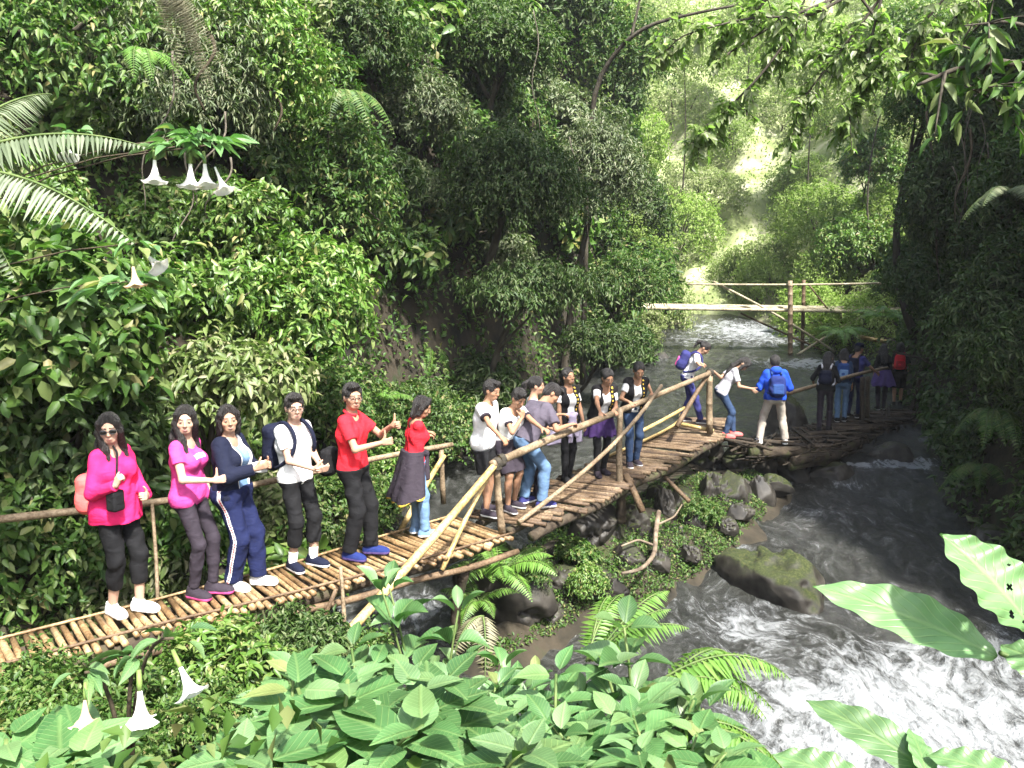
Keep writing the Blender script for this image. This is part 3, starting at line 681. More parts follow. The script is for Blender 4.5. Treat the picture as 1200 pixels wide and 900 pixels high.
tree_at('tree', 'olive tree overhanging the far stream on its left side', 'tree', at(735, 330, 21.5), (1.3, 1.1, .95), M_mid, 620, 11, .16, .3, .7, 46, base=(1.9, 23), tr=.1, clumps=30)
tree_at('shrub', 'dark drooping bush touching the stream behind the pupils', 'bush', at(700, 400, 19), (1.1, .8, .6), M_dark, 460, 11, .15, .3, .7, 47, base=(1.3, 20), clumps=20)
# right side
tree_at('tree', 'dark tree jutting from the right cliff over the end of the stick bridge', 'tree', at(1110, 230, 15.5), (1.1, 1.1, 1.3), M_dark, 620, 11, .15, .34, .7, 51, base=(9.4, 16.2), tr=.12, clumps=26)
tree_at('tree', 'leafy tree on the right cliff rim catching the light on its left edge', 'tree', at(1100, 110, 19), (1.3, 1.2, 1.5), M_mid, 620, 10, .17, .36, .6, 52, base=(10.4, 20.5), tr=.12, clumps=26)
tree_at('tree', 'black shaded tree at the right edge half way up the cliff', 'tree', at(1185, 360, 12), (1.0, 1.0, 1.2), M_dark, 460, 10, .14, .36, .7, 53, base=(8.3, 12.6), tr=.1)
tree_at('shrub', 'dark shrub at the water edge at the right end of the stick bridge', 'shrub', at(1160, 440, 16.8), (.7, .7, .7), M_dark, 300, 10, .14, .36, .7, 54, base=(9.6, 17.2))
tree_at('shrub', 'small lit shrub beside the pole fence at the end of the stick bridge', 'shrub', at(1118, 395, 20.5), (.9, .8, .6), M_mid, 300, 10, .13, .4, .6, 55, base=(10.4, 21))
tree_at('shrub', 'shaded shrub hanging low over the white drop in the stream', 'shrub', at(1165, 520, 13.2), (.6, .6, .6), M_dark, 280, 10, .11, .4, .7, 56, base=(8.1, 13.6))

# --- scattered shrubs that nothing tells apart -------------------------------------------------------
field(['broad', 'broad_sun', 'small', 'yellow', 'big'], 'shrub', 'medium green shrub among the many covering the left bank', 'shrub', 'shrubs covering the left bank',
      (vis & (TC[:, 0] < xl(TC[:, 1]) + .1) & (TC[:, 1] > 7) & (TC[:, 1] < 13.5) & (tpx < 480)) * dw, 46, .62, (.75, 1.1))
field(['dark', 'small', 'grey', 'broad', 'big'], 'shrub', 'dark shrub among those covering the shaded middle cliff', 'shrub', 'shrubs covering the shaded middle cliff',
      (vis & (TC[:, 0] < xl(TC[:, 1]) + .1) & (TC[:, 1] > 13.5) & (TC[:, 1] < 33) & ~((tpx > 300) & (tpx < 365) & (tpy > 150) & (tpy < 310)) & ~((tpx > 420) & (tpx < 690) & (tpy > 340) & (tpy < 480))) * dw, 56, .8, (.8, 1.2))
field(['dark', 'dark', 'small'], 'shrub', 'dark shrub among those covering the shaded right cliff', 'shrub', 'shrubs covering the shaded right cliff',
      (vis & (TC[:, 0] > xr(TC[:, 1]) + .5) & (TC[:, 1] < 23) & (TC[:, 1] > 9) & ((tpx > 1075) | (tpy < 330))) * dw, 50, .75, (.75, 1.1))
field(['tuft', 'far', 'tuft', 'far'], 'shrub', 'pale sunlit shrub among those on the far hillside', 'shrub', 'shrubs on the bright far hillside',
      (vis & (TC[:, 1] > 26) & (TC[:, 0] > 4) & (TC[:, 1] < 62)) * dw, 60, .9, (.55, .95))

# far trees
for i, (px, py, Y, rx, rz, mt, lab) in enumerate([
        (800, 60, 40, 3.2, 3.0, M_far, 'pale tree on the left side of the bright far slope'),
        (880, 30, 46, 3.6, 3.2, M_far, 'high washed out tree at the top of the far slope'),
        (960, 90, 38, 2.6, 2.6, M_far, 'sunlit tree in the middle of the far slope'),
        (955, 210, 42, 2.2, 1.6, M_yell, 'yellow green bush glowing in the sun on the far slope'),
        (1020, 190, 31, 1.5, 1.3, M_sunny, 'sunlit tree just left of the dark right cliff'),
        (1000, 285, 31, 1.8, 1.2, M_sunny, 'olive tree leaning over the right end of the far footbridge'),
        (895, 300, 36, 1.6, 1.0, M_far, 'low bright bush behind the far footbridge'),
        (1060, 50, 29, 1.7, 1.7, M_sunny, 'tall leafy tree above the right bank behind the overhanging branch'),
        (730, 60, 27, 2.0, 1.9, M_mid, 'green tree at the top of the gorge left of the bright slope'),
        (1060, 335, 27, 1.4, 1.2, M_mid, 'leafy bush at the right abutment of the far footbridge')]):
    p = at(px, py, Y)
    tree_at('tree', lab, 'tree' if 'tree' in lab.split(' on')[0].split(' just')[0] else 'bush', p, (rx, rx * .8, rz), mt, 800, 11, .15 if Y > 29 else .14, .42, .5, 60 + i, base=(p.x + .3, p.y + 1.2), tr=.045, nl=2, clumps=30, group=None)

# --- ferns ---------------------------------------------------------------------------------------------
def fern(label, p, n, ln, mat, plen=.2, arch=.5, az=None, spread=PI, npin=26, rise=.6, name='fern', pw=.03):
    root = thing(name, label, 'fern', p)
    for k in range(n):
        a = (az if az is not None else 0) + (rng.uniform(-.5, .5) * spread * 2 if az is not None else k * 2 * PI / n + rng.uniform(-.3, .3))
        l = ln * rng.uniform(.75, 1.15); e = rise * rng.uniform(.7, 1.25)
        t = np.linspace(0, 1, 14)
        r = l * t * (1 - .12 * t); z = l * (e * t * 1.2 - arch * 1.5 * t * t)
        pts = np.stack([np.cos(a) * r + .03 * l * np.sin(3 * t + k), np.sin(a) * r, z], -1)
        A = frond_arrays(pts, npin, plen * l, pw * l / .8)
        f = new_obj('frond', leaf_mesh('frond', *A, TPF), mat, root)
        mb = MB(); mb.tube(pts, np.linspace(.008, .002, 14), 5); mb.build('rachis', M_gstem, f)
    return root
def wall_fern():
    root = fern(None, (0, 0, 0), 9, .75, M_fern, .24, .55, rise=.45)
    return root
PROTO['fern'] = wall_fern()
field(['fern'], 'fern', 'green fern among those growing out of the left and middle gorge wall', 'fern', 'ferns growing out of the gorge wall',
      (vis & (TC[:, 0] < xl(TC[:, 1]) - .1) & (TC[:, 1] > 7.5) & (TC[:, 1] < 24)) * dw, 26, 1.0, (.7, 1.15), .75)
fern('bright green fern growing on the rounded mossy boulder under the bridge', at(585, 672, 8.9), 13, .78, M_fern, .24, .5, rise=.75)
fern('second bright fern at the left foot of the rounded mossy boulder', at(560, 705, 8.5), 7, .5, M_fern, .24, .5, rise=.7)
fern('light green fern rising from the middle of the foreground leaves', at(690, 775, 4.6), 6, .62, M_fern, .24, .42, az=.7, spread=.7, rise=.85)
fern('fern with long arching fronds at the right end of the foreground leaves', at(775, 800, 4.2), 7, .72, M_fern, .24, .5, az=.1, spread=.65, rise=.5)
fern('pale lit fern at the lower right of the foreground leaves', at(790, 850, 3.7), 5, .62, M_fern, .22, .5, az=-.1, spread=.5, rise=.3)
fern('dry straw coloured fern hanging among the foreground leaves', at(565, 722, 5.2), 3, .42, M_dry, .26, .8, az=-1.9, spread=.4, rise=.3)
fern('grey green fern on the dark right cliff at the right edge', at(1165, 480, 11), 8, .8, M_mid, .24, .6, az=-2.4, spread=1.0, rise=.4)
fern('dim fern high on the right cliff at the right edge', at(1185, 225, 11), 7, .8, M_grey, .24, .6, az=-2.3, spread=1.0, rise=.4)
fern('green fern hanging on the cliff beside the slim leafy tree', at(405, 110, 12), 5, .8, M_mid, .24, .7, az=-1.0, spread=.8, rise=.3)
fern('fern with lit fronds on the far bank behind the dark group', at(1035, 372, 24), 9, 1.3, M_fern, .22, .5, rise=.6)
fern('low fern at the far bank under the footbridge', at(985, 390, 25), 9, 1.2, M_fern, .22, .5, rise=.5)
fern('small fern growing by the railing behind the man in the red shirt', at(445, 470, 11.2), 8, .55, M_fern, .24, .5, rise=.7)
fern('shaded fern at the lower right cliff foot above the black rock', at(1150, 545, 12), 8, .7, M_mid, .24, .6, az=-2.3, spread=1.0, rise=.4)
fern('green frond fern high at the left among the tree twigs', at(165, 60, 9.2), 5, .7, M_fern, .24, .6, az=-.6, spread=1, rise=.2)

# the tall tree fern whose pale fronds reach in from the left edge
tf = thing('tree_fern', 'tree fern with long pale drooping fronds reaching in from the left edge', 'fern', (-4.9, 5.4, float(H(-4.9, 5.4)) - .1))
b0 = np.array(tf.location)
def big_frond(pa, pb, sag, mat, plen, npin=44, pw=.03):
    a, b = np.array(pa) - b0, np.array(pb) - b0; t = np.linspace(0, 1, 18)[:, None]
    m_ = (a + b) / 2 + [0, 0, sag]
    pts = (1 - t) ** 2 * a + 2 * t * (1 - t) * m_ + t * t * b
    A = frond_arrays(pts, npin, plen, pw, droop=.75)
    f = new_obj('frond', leaf_mesh('frond', *A, TPF), mat, tf)
    mb = MB(); mb.tube(pts, np.linspace(.014, .003, 18), 6); mb.build('rachis', M_gstem, f)
crown_pt = at(-90, 205, 5.0)
for (px, py, Y, sag, mt, pl) in [(158, 285, 4.6, .34, M_pale, .30), (170, 172, 5.2, .30, M_pale, .30), (95, 168, 5.6, .12, M_fern, .2), (20, 330, 4.9, .35, M_pale, .3), (-60, 60, 5.6, .2, M_fern, .25), (60, 110, 6.2, .25, M_pale, .26)]:
    big_frond(crown_pt, at(px, py, Y), sag, mt, pl)
mb = MB(); t = np.linspace(0, 1, 10)[:, None]; c_ = np.array(crown_pt) - b0
mb.tube(np.zeros(3) * (1 - t) + c_ * t + np.sin(t * PI) * [-.12, .1, 0], np.linspace(.11, .08, 10), 10); mb.build('trunk', M_bark, tf)

# drooping straw plumes top left
pl = thing('reed_plume', 'straw coloured feathery plumes hanging below the top left trees', 'plant', tuple(at(195, -25, 8.6)))
b1 = np.array(pl.location)
for k in range(9):
    e = np.array(at(rng.uniform(185, 300), rng.uniform(95, 135), 8.6 + rng.uniform(-.4, .4))) - b1; t = np.linspace(0, 1, 12)[:, None]
    m_ = e * .45 + [.05, 0, .35]; pts = 2 * t * (1 - t) * m_ + t * t * e
    A = frond_arrays(pts, 46, .20, .010, droop=1.2)
    new_obj('plume', leaf_mesh('plume', *A, TPF), M_dry, pl)

# --- angel's trumpet shrubs ------------------------------------------------------------------------------
M_petal = mat_leaf('petal_white', [(.78, .77, .72), (.86, .85, .82)], .5, .3, .3, tint=(1, 1, .95), obj=.03)
M_wilt = mat_leaf('petal_wilted', [(.62, .45, .30), (.70, .55, .40)], .6, .3, .3, tint=(1, .9, .7), obj=.03)
M_calyx = mat_noise('calyx', [(.10, .16, .04), (.16, .22, .06)], 6, .6)
def trumpet(parent, p, ln, d, mat=None, flare=.36):
    d = Vector(d).normalized(); q = Vector((0, 0, -1)).rotation_difference(d)
    n, sg = 16, 15
    t = np.linspace(0, 1, n); r = ln * np.interp(t, [0, .15, .45, .7, .86, .95, 1], [.035, .04, .06, .11, .19, flare * .82, flare])
    an = np.linspace(0, 2 * PI, sg, endpoint=False)
    rr = r[:, None] * (1 + .13 * (t[:, None] ** 6) * np.cos(5 * an)[None])
    zz = -t[:, None] * ln + .05 * ln * (t[:, None] > .98) + .03 * ln * (t[:, None] ** 6) * np.cos(5 * an)[None]
    V = np.stack([rr * np.cos(an), rr * np.sin(an), zz + 0 * an], -1).reshape(-1, 3)
    i = np.arange(n - 1)[:, None] * sg; j = np.arange(sg)[None]; k = (j + 1) % sg
    F = np.stack([i + j, i + k, i + sg + k, i + sg + j], -1).reshape(-1, 4)
    o = new_obj('flower', mesh_np('flower', V, F), mat or M_petal, parent)
    mb = MB(); mb.tube([(0, 0, .10 * ln), (0, 0, .02), (0, 0, -.16 * ln), (0, 0, -.30 * ln)], [.02 * ln, .045 * ln, .06 * ln, .052 * ln], 8)
    mb.build('calyx', M_calyx, o)
    o.location = p; o.rotation_mode = 'QUATERNION'; o.rotation_quaternion = q
    return o
def trumpet_shrub(label, base, clusters, flowers):
    bz = float(H(base[0], base[1])) - .1; b = np.array([base[0], base[1], bz])
    root = thing('angel_trumpet_shrub', label, 'flowering shrub', tuple(b))
    mb = MB(); A = []
    for c, n, rad, L in clusters:
        c = np.array(c) - b; t = np.linspace(0, 1, 10)[:, None]; m_ = np.array([c[0] * .12, c[1] * .1, c[2] * .95])
        mb.tube(2 * t * (1 - t) * m_ + t * t * c, np.linspace(.011, .005, 10), 6)
        an = rng.uniform(0, 2 * PI, n); D = np.stack([np.cos(an), np.sin(an), rng.uniform(-.45, .25, n)], -1)
        P = c + D * rad * rng.uniform(.05, .55, (n, 1)) + [0, 0, .02]
        A.append((P, D, np.tile([0, 0, 1.], (n, 1)) + rng.normal(size=(n, 3)) * .3, L * rng.uniform(.7, 1.25, n), L * .42 * rng.uniform(.8, 1.2, n)))
    P, D, Nn, LL, WW = [np.concatenate(x) for x in zip(*A)]
    new_obj('foliage', leaf_mesh('foliage', P, D, Nn, LL, WW, TPW, uv=True), M_fg, root)
    mb.build('stem', M_stem, root)
    for p, ln, d, mt in flowers: trumpet(root, Vector(p) - Vector(b), ln, d, mt)
    return root
Yf = 5.9
trumpet_shrub('white flowered angel trumpet shrub with bells hanging over the heads of the women at left', (-5.6, 6.3),
    [(at(205, 172, Yf), 18, .3, .15), (at(245, 170, Yf), 22, .34, .16), (at(225, 160, 6.1), 18, .4, .15), (at(160, 285, Yf), 14, .3, .15), (at(90, 160, 5.7), 12, .25, .15), (at(150, 330, 6.3), 18, .5, .26)],
    [(at(181, 176, Yf), .24, (.0, -.1, -1), None), (at(223, 180, Yf), .25, (.0, -.1, -1), None), (at(239, 181, Yf), .24, (.1, -.2, -1), None), (at(252, 196, Yf), .2, (.35, -.2, -.8), None),
     (at(154, 302, Yf), .22, (.15, -.1, -1), M_wilt), (at(165, 292, Yf), .22, (.8, -.3, -.7), None), (at(80, 155, 5.6), .2, (.15, -.4, -.9), None)])
trumpet_shrub('angel trumpet shrub with three white bells in the lower left foreground', (-1.45, 2.8),
    [(at(166, 770, 2.6), 6, .13, .10), (at(100, 788, 2.6), 5, .12, .09), (at(203, 748, 2.6), 6, .13, .11)],
    [(at(163, 792, 2.5), .165, (.05, -.15, -1), None), (at(100, 806, 2.5), .13, (.0, -.15, -1), M_wilt), (at(205, 768, 2.5), .15, (.45, -.3, -.7), None)])

# --- leafy plants in the foreground ---------------------------------------------------------------------
def broad_plant(seed, h=.9, nst=4, L=.2):
    root = thing('broad_leaf_plant', None, None)
    A = []; mb = MB()
    for s in range(nst):
        a = s * 2 * PI / nst + rng.uniform(-.5, .5); top = np.array([math.cos(a), math.sin(a), 0]) * rng.uniform(.12, .30) * h + [0, 0, h * rng.uniform(.75, 1.1)]
        t = np.linspace(0, 1, 8)[:, None]; m_ = np.array([top[0] * .2, top[1] * .2, top[2] * .6]); path = 2 * t * (1 - t) * m_ + t * t * top
        mb.tube(path, np.linspace(.011, .006, 8), 6)
        for lv in range(7):                                                # opposite pairs up the stem, turned a quarter each time
            f = 1 - lv * .105; p = path[int(round(f * 7))]
            for q in range(2 if lv else 3):
                b = s + lv * PI / 2 + q * (PI if lv else 2.1) + rng.uniform(-.35, .35)
                e = .75 - .17 * lv + rng.uniform(-.3, .25)
                D = np.array([math.cos(b), math.sin(b), e]); ln = L * (.55 + .17 * min(lv, 4)) * rng.uniform(.8, 1.2)
                A.append((p + np.array([D[0], D[1], .1]) * .03, D, np.array([-D[0] * .5, -D[1] * .5, 1]) + rng.normal(size=3) * .22, ln, ln * rng.uniform(.5, .66)))
    P, D, Nn, LL, WW = [np.array(x) for x in zip(*A)]
    new_obj('foliage', leaf_mesh('foliage', P, D, Nn, LL, WW, TPW, uv=True), M_fg, root)
    mb.build('stem', M_gstem, root)
    return root
bp_protos = [broad_plant(i, 1.0, 5, .25) for i in range(4)]
bp_used = set()
for i, (px, py, Y) in enumerate([
        (12, 890, 2.3), (340, 790, 3.6), (385, 830, 3.0), (440, 785, 3.8), (455, 860, 2.7), (480, 800, 3.3), (520, 850, 2.8),
        (560, 790, 3.5), (600, 745, 3.9), (640, 735, 4.0), (600, 840, 2.9), (655, 800, 3.3), (690, 860, 2.7), (720, 790, 3.5), (745, 835, 3.0), (790, 880, 2.6), (820, 840, 3.1), (640, 880, 2.5), (560, 890, 2.4), (400, 890, 2.4), (850, 890, 2.7), (330, 870, 2.6), (510, 730, 4.2), (380, 800, 3.9), (760, 775, 3.8)]):
    top = at(px, py + (100 if px < 300 else 12), Y); g = float(H(top.x, top.y)); k = i % 4
    o = bp_protos[k] if k not in bp_used else copy_tree(bp_protos[k]); bp_used.add(k)
    hh = max(.3 if px < 300 else .45, top.z - g)
    o.location = (top.x, top.y, g - .03); s = min(1.25, max(.75, hh)); o.rotation_euler = (rng.uniform(-.1, .1), rng.uniform(-.1, .1), rng.uniform(0, 6.28))
    q_ = rng.uniform(.72, 1.22); o.scale = (q_, q_, hh * rng.uniform(.86, 1.12))
    tag(o, 'light green broad leaved plant in the foreground thicket below the bridge', 'plant', 'broad leaved plants in the foreground thicket')
for (px, py, Y, s, lab) in [(50, 850, 3.6, .5, 'fine leaved green bush at the bottom left corner in front of the walkway'), (140, 872, 3.3, .45, 'fine leaved green bush just below the hanging white bells'), (240, 835, 3.6, .45, 'fine leaved green bush between the white bells and the broad leaved thicket')]:
    c = at(px, py, Y); put('small', 'bush', lab, 'bush', (c.x, c.y, c.z - s * .5), s, None, .1)
# small leaved bushes under the left end of the walkway
for (px, py, Y, s, lab, kd) in [(60, 830, 4.3, .75, 'small leaved bush under the walkway at the lower left corner', 'small'), (160, 805, 4.6, .75, 'small leaved bush behind the white bells in the foreground', 'small'),
                                (255, 775, 5.0, .7, 'bright bush against the sunlit edge of the bamboo walkway', 'broad_sun'), (35, 790, 4.9, .6, 'low green bush touching the walkway at the left edge', 'small'),
                                (345, 752, 5.4, .6, 'dark bush in the gap under the bamboo walkway', 'dark'), (430, 755, 5.6, .5, 'green weed clump beside the lower end of the yellow pole', 'small'), (625, 655, 9.3, .55, 'leafy creeper clump on the island by the walkway post', 'small'),
                                (700, 600, 11.2, .6, 'creeper patch on the island under the brown walkway', 'small'), (820, 590, 11.8, .6, 'creeping plants over the mossy rocks on the stream side of the island', 'small'), (675, 640, 10.3, .5, 'leafy weeds between the island stones', 'broad'), (690, 675, 9.7, .4, 'small weed clump beside the angular brown rock', 'broad_sun')]:
    c = at(px, py, Y); put(kd, 'bush', lab, 'bush', (c.x, c.y, max(float(H(c.x, c.y)) - .1, c.z - s * .6)), s, None, .1)

# large leaves that reach in at the right
def big_leaf(parent, b, root_p, tip_p, nrm, wd, mat=M_fg, curl=.15, holes=0):
    root_p, tip_p = np.array(root_p), np.array(tip_p); L = np.linalg.norm(tip_p - root_p); D = (tip_p - root_p) / L
    S = np.cross(D, np.array(nrm)); S /= np.linalg.norm(S); U = np.cross(S, D)
    nu, nv = 25, 49; V = []; UV = []
    for j in range(nv):
        t = j / (nv - 1); hw = wd * .5 * (math.sin(PI * t ** .82) ** .75) * (1 if t < .97 else .7)
        for i in range(nu):
            u = i / (nu - 1) * 2 - 1
            z = -curl * L * (t - .45) ** 2 * 1.6 + .16 * abs(u) ** 1.3 * hw + .012 * math.sin(t * 30 + 2 * u) * abs(u) * wd / .15 * .6
            V.append(root_p - b + D * L * t + S * hw * u + U * z); UV.append((u * .5, t))
    q = [[j * nu + i, j * nu + i + 1, (j + 1) * nu + i + 1, (j + 1) * nu + i] for j in range(nv - 1) for i in range(nu - 1)]
    q = np.array(q); ctr = np.array(V)[q].mean(1)
    if holes:
        hc = ctr[rng.choice(len(q), holes)]
        for c_h in hc: k_ = np.linalg.norm(ctr - c_h, axis=1) > rng.uniform(.003, .0085); q, ctr = q[k_], ctr[k_]
    me = mesh_np('leaf', V, q, uv=np.array(UV)); return new_obj('leaf', me, mat, parent)
for lab, base, leaves in [
        ('large leaved plant leaning in at the right edge with one long leaf over the stream', (1.55, 1.75), [
            ((1172, 765, 1.72), (955, 680, 1.9), (-.15, -.55, .8), .135), ((1215, 735, 1.65), (1108, 622, 1.75), (.25, -.75, .6), .17), ((1260, 800, 1.6), (1172, 752, 1.75), (-.2, -.6, .75), .11)]),
        ('dark green large leaved plant at the bottom right corner', (1.2, 1.45), [
            ((1098, 905, 1.6), (945, 815, 1.8), (-.1, -.5, .85), .10), ((1090, 915, 1.55), (1068, 850, 1.7), (.2, -.5, .8), .06), ((1020, 925, 1.5), (905, 880, 1.6), (-.1, -.4, .9), .09), ((1200, 915, 1.5), (1085, 880, 1.6), (0, -.4, .9), .08)])]:
    gz = float(H(*base)) - .05; b = np.array([*base, gz]); root = thing('large_leaf_plant', lab, 'plant', tuple(b))
    mb = MB()
    for r_, t_, nn, wd in leaves:
        pr, pt = np.array(at(*r_)), np.array(at(*t_)); big_leaf(root, b, pr, pt, nn, wd, holes=6 if wd > .15 else 0)
        e = pr - b; t = np.linspace(0, 1, 10)[:, None]; m_ = np.array([e[0] * .25 + .1, e[1] * .25, e[2] * .8]); path = 2 * t * (1 - t) * m_ + t * t * e
        mb.tube(path, np.linspace(.012, .006, 10), 7)
    mb.build('stem', M_gstem, root)

# --- overhanging branches, top right ----------------------------------------------------------------------
def branch_tree(label, base, limbs, leafL, mat, nt=9, per=8, asp=.42, tr=.1, droop=.8, tpl=TP8):
    bz = float(H(base[0], base[1])) - .2; b = np.array([base[0], base[1], bz]); root = thing('tree', label, 'tree', tuple(b))
    mb = MB(); A = []
    for pts, r0 in limbs:
        P = np.array([list(p) for p in pts]) - b; t = np.linspace(0, 1, len(P)); tt = np.linspace(0, 1, 22)
        C = np.stack([np.interp(tt, t, P[:, k]) for k in range(3)], -1)
        for _ in range(2): C[1:-1] = (C[:-2] + C[1:-1] * 2 + C[2:]) / 4
        mb.tube(C, np.linspace(r0 * .8, r0 * .2, 22), 7)
        for k in range(nt):
            f = rng.uniform(.3, 1); i = min(20, int(f * 21)); p = C[i]; T = unit(C[i + 1] - C[i])
            d = unit(T * .6 + rng.normal(size=3) * .6 + [0, 0, -.1]); ln = rng.uniform(.25, .6) * leafL * 5
            t2 = np.linspace(0, 1, 6)[:, None]; tw = p + d * ln * t2 + np.array([0, 0, -droop * .35 * ln]) * t2 ** 2
            mb.tube(tw, np.linspace(r0 * .3, .003, 6), 5)
            q = np.linspace(.2, 1, per)[:, None]; Q = p + d * ln * q + np.array([0, 0, -droop * .35 * ln]) * q ** 2
            sd = np.where(np.arange(per)[:, None] % 2, 1, -1) * unit(np.cross(d, [0, 0, 1]))
            D = d * .5 + sd * .7 + np.array([0, 0, -droop * .75]) + rng.normal(size=(per, 3)) * .3
            Nn = np.array([0, 0, 1.]) + rng.normal(size=(per, 3)) * .4 + d * .4
            L = leafL * rng.uniform(.7, 1.25, per); A.append((Q, D, Nn, L, L * asp))
    P, D, Nn, L, W = [np.concatenate(x) for x in zip(*A)]
    new_obj('foliage', leaf_mesh('foliage', P, D, Nn, L, W, tpl), mat, root)
    mb.build('trunk', M_bark, root)
    return root
Tb = (9.3, 8.6)
tk = [(9.3, 8.6, float(H(9.3, 8.6)) - .2), (8.4, 8.4, 8.0), (7.2, 8.2, 8.4)]
branch_tree('tree on the right bank whose thin leafy branches hang into the top of the view', Tb, [
    (tk + [at(1120, -60, 8.2), at(1000, -10, 8.2), at(910, 25, 8.4), at(835, 75, 8.6)], .045),
    ([at(1060, -40, 8.2), at(985, 60, 8.2), at(945, 110, 8.3), at(925, 170, 8.4)], .022),
    ([at(1010, -15, 8.2), at(950, 20, 8.0), at(880, 20, 8.0), at(800, 40, 8.2), at(770, 70, 8.3)], .022),
    ([at(1040, -30, 8.2), at(1020, 50, 8.0), at(1010, 100, 8.0), at(990, 150, 8.1)], .02),
    ([at(940, 25, 8.3), at(890, 90, 8.4), at(850, 130, 8.4), at(815, 170, 8.5)], .02),
    ([at(1000, -15, 8.2), at(1040, 40, 8.0), at(1030, 90, 7.9)], .02), ([at(1130, -30, 8.4), at(1080, 30, 8.6), at(1060, 90, 8.7)], .02), ([at(930, -40, 8.6), at(890, 10, 8.7), at(840, 50, 8.8)], .02), ([at(1180, -30, 8.6), at(1120, 20, 8.8), at(1085, 60, 8.9)], .02), ([at(960, -40, 8.9), at(930, 30, 9), at(900, 80, 9.1)], .018), ([at(1060, -40, 8.9), at(1010, 20, 9), at(960, 60, 9.1)], .018)], .10, M_canopy, 38, 11, .52, tr=.1, droop=.4)
branch_tree('tree at the right edge with long pointed leaves against the dark cliff', (7.4, 6.2), [
    ([(7.4, 6.2, float(H(7.4, 6.2)) - .2), (6.2, 6.3, 4.6), at(1250, 95, 6.3), at(1180, 70, 6.2), at(1120, 80, 6.2), at(1075, 100, 6.2)], .06),
    ([at(1240, 40, 6.2), at(1180, 25, 6.1), at(1130, 30, 6.1)], .025),
    ([at(1250, 140, 6.3), at(1195, 130, 6.2), at(1150, 110, 6.2), at(1130, 100, 6.2)], .02)], .19, M_mid, 7, 6, .34, tr=.06)
# unseen tree added over the gorge above the view to shade the middle cliff
tree_at('tree', 'unseen tall tree added above the view to shade the middle cliff', 'tree', (2.0, 11.2, 10.4), (3.2, 2.2, 1.3), M_dark, 620, 10, .2, .42, .5, 81, TP8, base=(9.8, 13.0), tr=.16, clumps=26)
# leaning trunk at the top middle
branch_tree('leaning thin trunked tree curving up to the right where the bright slope begins', (1.9, 21.5), [
    ([(1.9, 21.5, float(H(1.9, 21.5)) - .2), at(690, 110, 21), at(725, 55, 20.5), at(760, 28, 20.2), at(830, 12, 20), at(900, 0, 20)], .10),
    ([at(740, 42, 20.4), at(752, -10, 20.4), at(760, -60, 20.4)], .05)], .14, M_mid, 8, 8)
for k in range(16):
    px = rng.choice([rng.uniform(380, 720), rng.uniform(200, 300), rng.uniform(1080, 1180)]); y0 = rng.uniform(-20, 200); Yd = 13.8 + (px > 500) * 2.5 if px < 800 else 14.0
    if px < 300: Yd = 9.2
    a, b = at(px, y0, Yd), at(px + rng.uniform(-40, 40), y0 + rng.uniform(80, 190), Yd + .2); t = np.linspace(0, 1, 16)[:, None]; c0 = np.array(a)
    pts = (np.array(b) - c0) * t + np.stack([np.sin(t[:, 0] * 6 + k) * .12, np.cos(t[:, 0] * 5 + k) * .1, 0 * t[:, 0]], -1) * np.sin(t * PI)
    mb = MB(); mb.tube(pts, np.linspace(.013, .007, 16), 5); o = mb.build('vine', M_vine); o.location = a; tag(o, 'thin bare vine among those dangling in front of the gorge walls', 'vine', 'thin vines dangling in front of the gorge walls')
# hanging vines on the shaded wall
for i, (px, y0, y1, Yd, lab) in enumerate([(245, 40, 130, 9.0, 'thin brown vine hanging below the top left trees'), (405, 230, 340, 13.2, 'woody vine beside the slim leafy tree'), (440, 10, 120, 15, 'dark vine at the cliff top left of centre'),
                                           (480, 60, 200, 15.5, 'thin vine in the shade of the grey green tree'), (318, 80, 165, 10.6, 'dry brown vine stem above the black hollow'), (1090, 130, 330, 15.2, 'pale vine hanging on the dark right cliff'), (1140, 150, 260, 13, 'thin vine in front of the dark right cliff')]):
    a, b = at(px, y0, Yd), at(px + rng.uniform(-25, 25), y1, Yd + .1); t = np.linspace(0, 1, 14)[:, None]
    pts = np.array(a) * (1 - t) + np.array(b) * t + np.stack([np.sin(t[:, 0] * 7 + i) * .07, np.cos(t[:, 0] * 5 + i) * .05, 0 * t[:, 0]], -1)
    mb = MB(); mb.tube(pts, np.linspace(.022, .012, 14), 6); o = mb.build('vine', M_stem); tag(o, lab, 'vine')
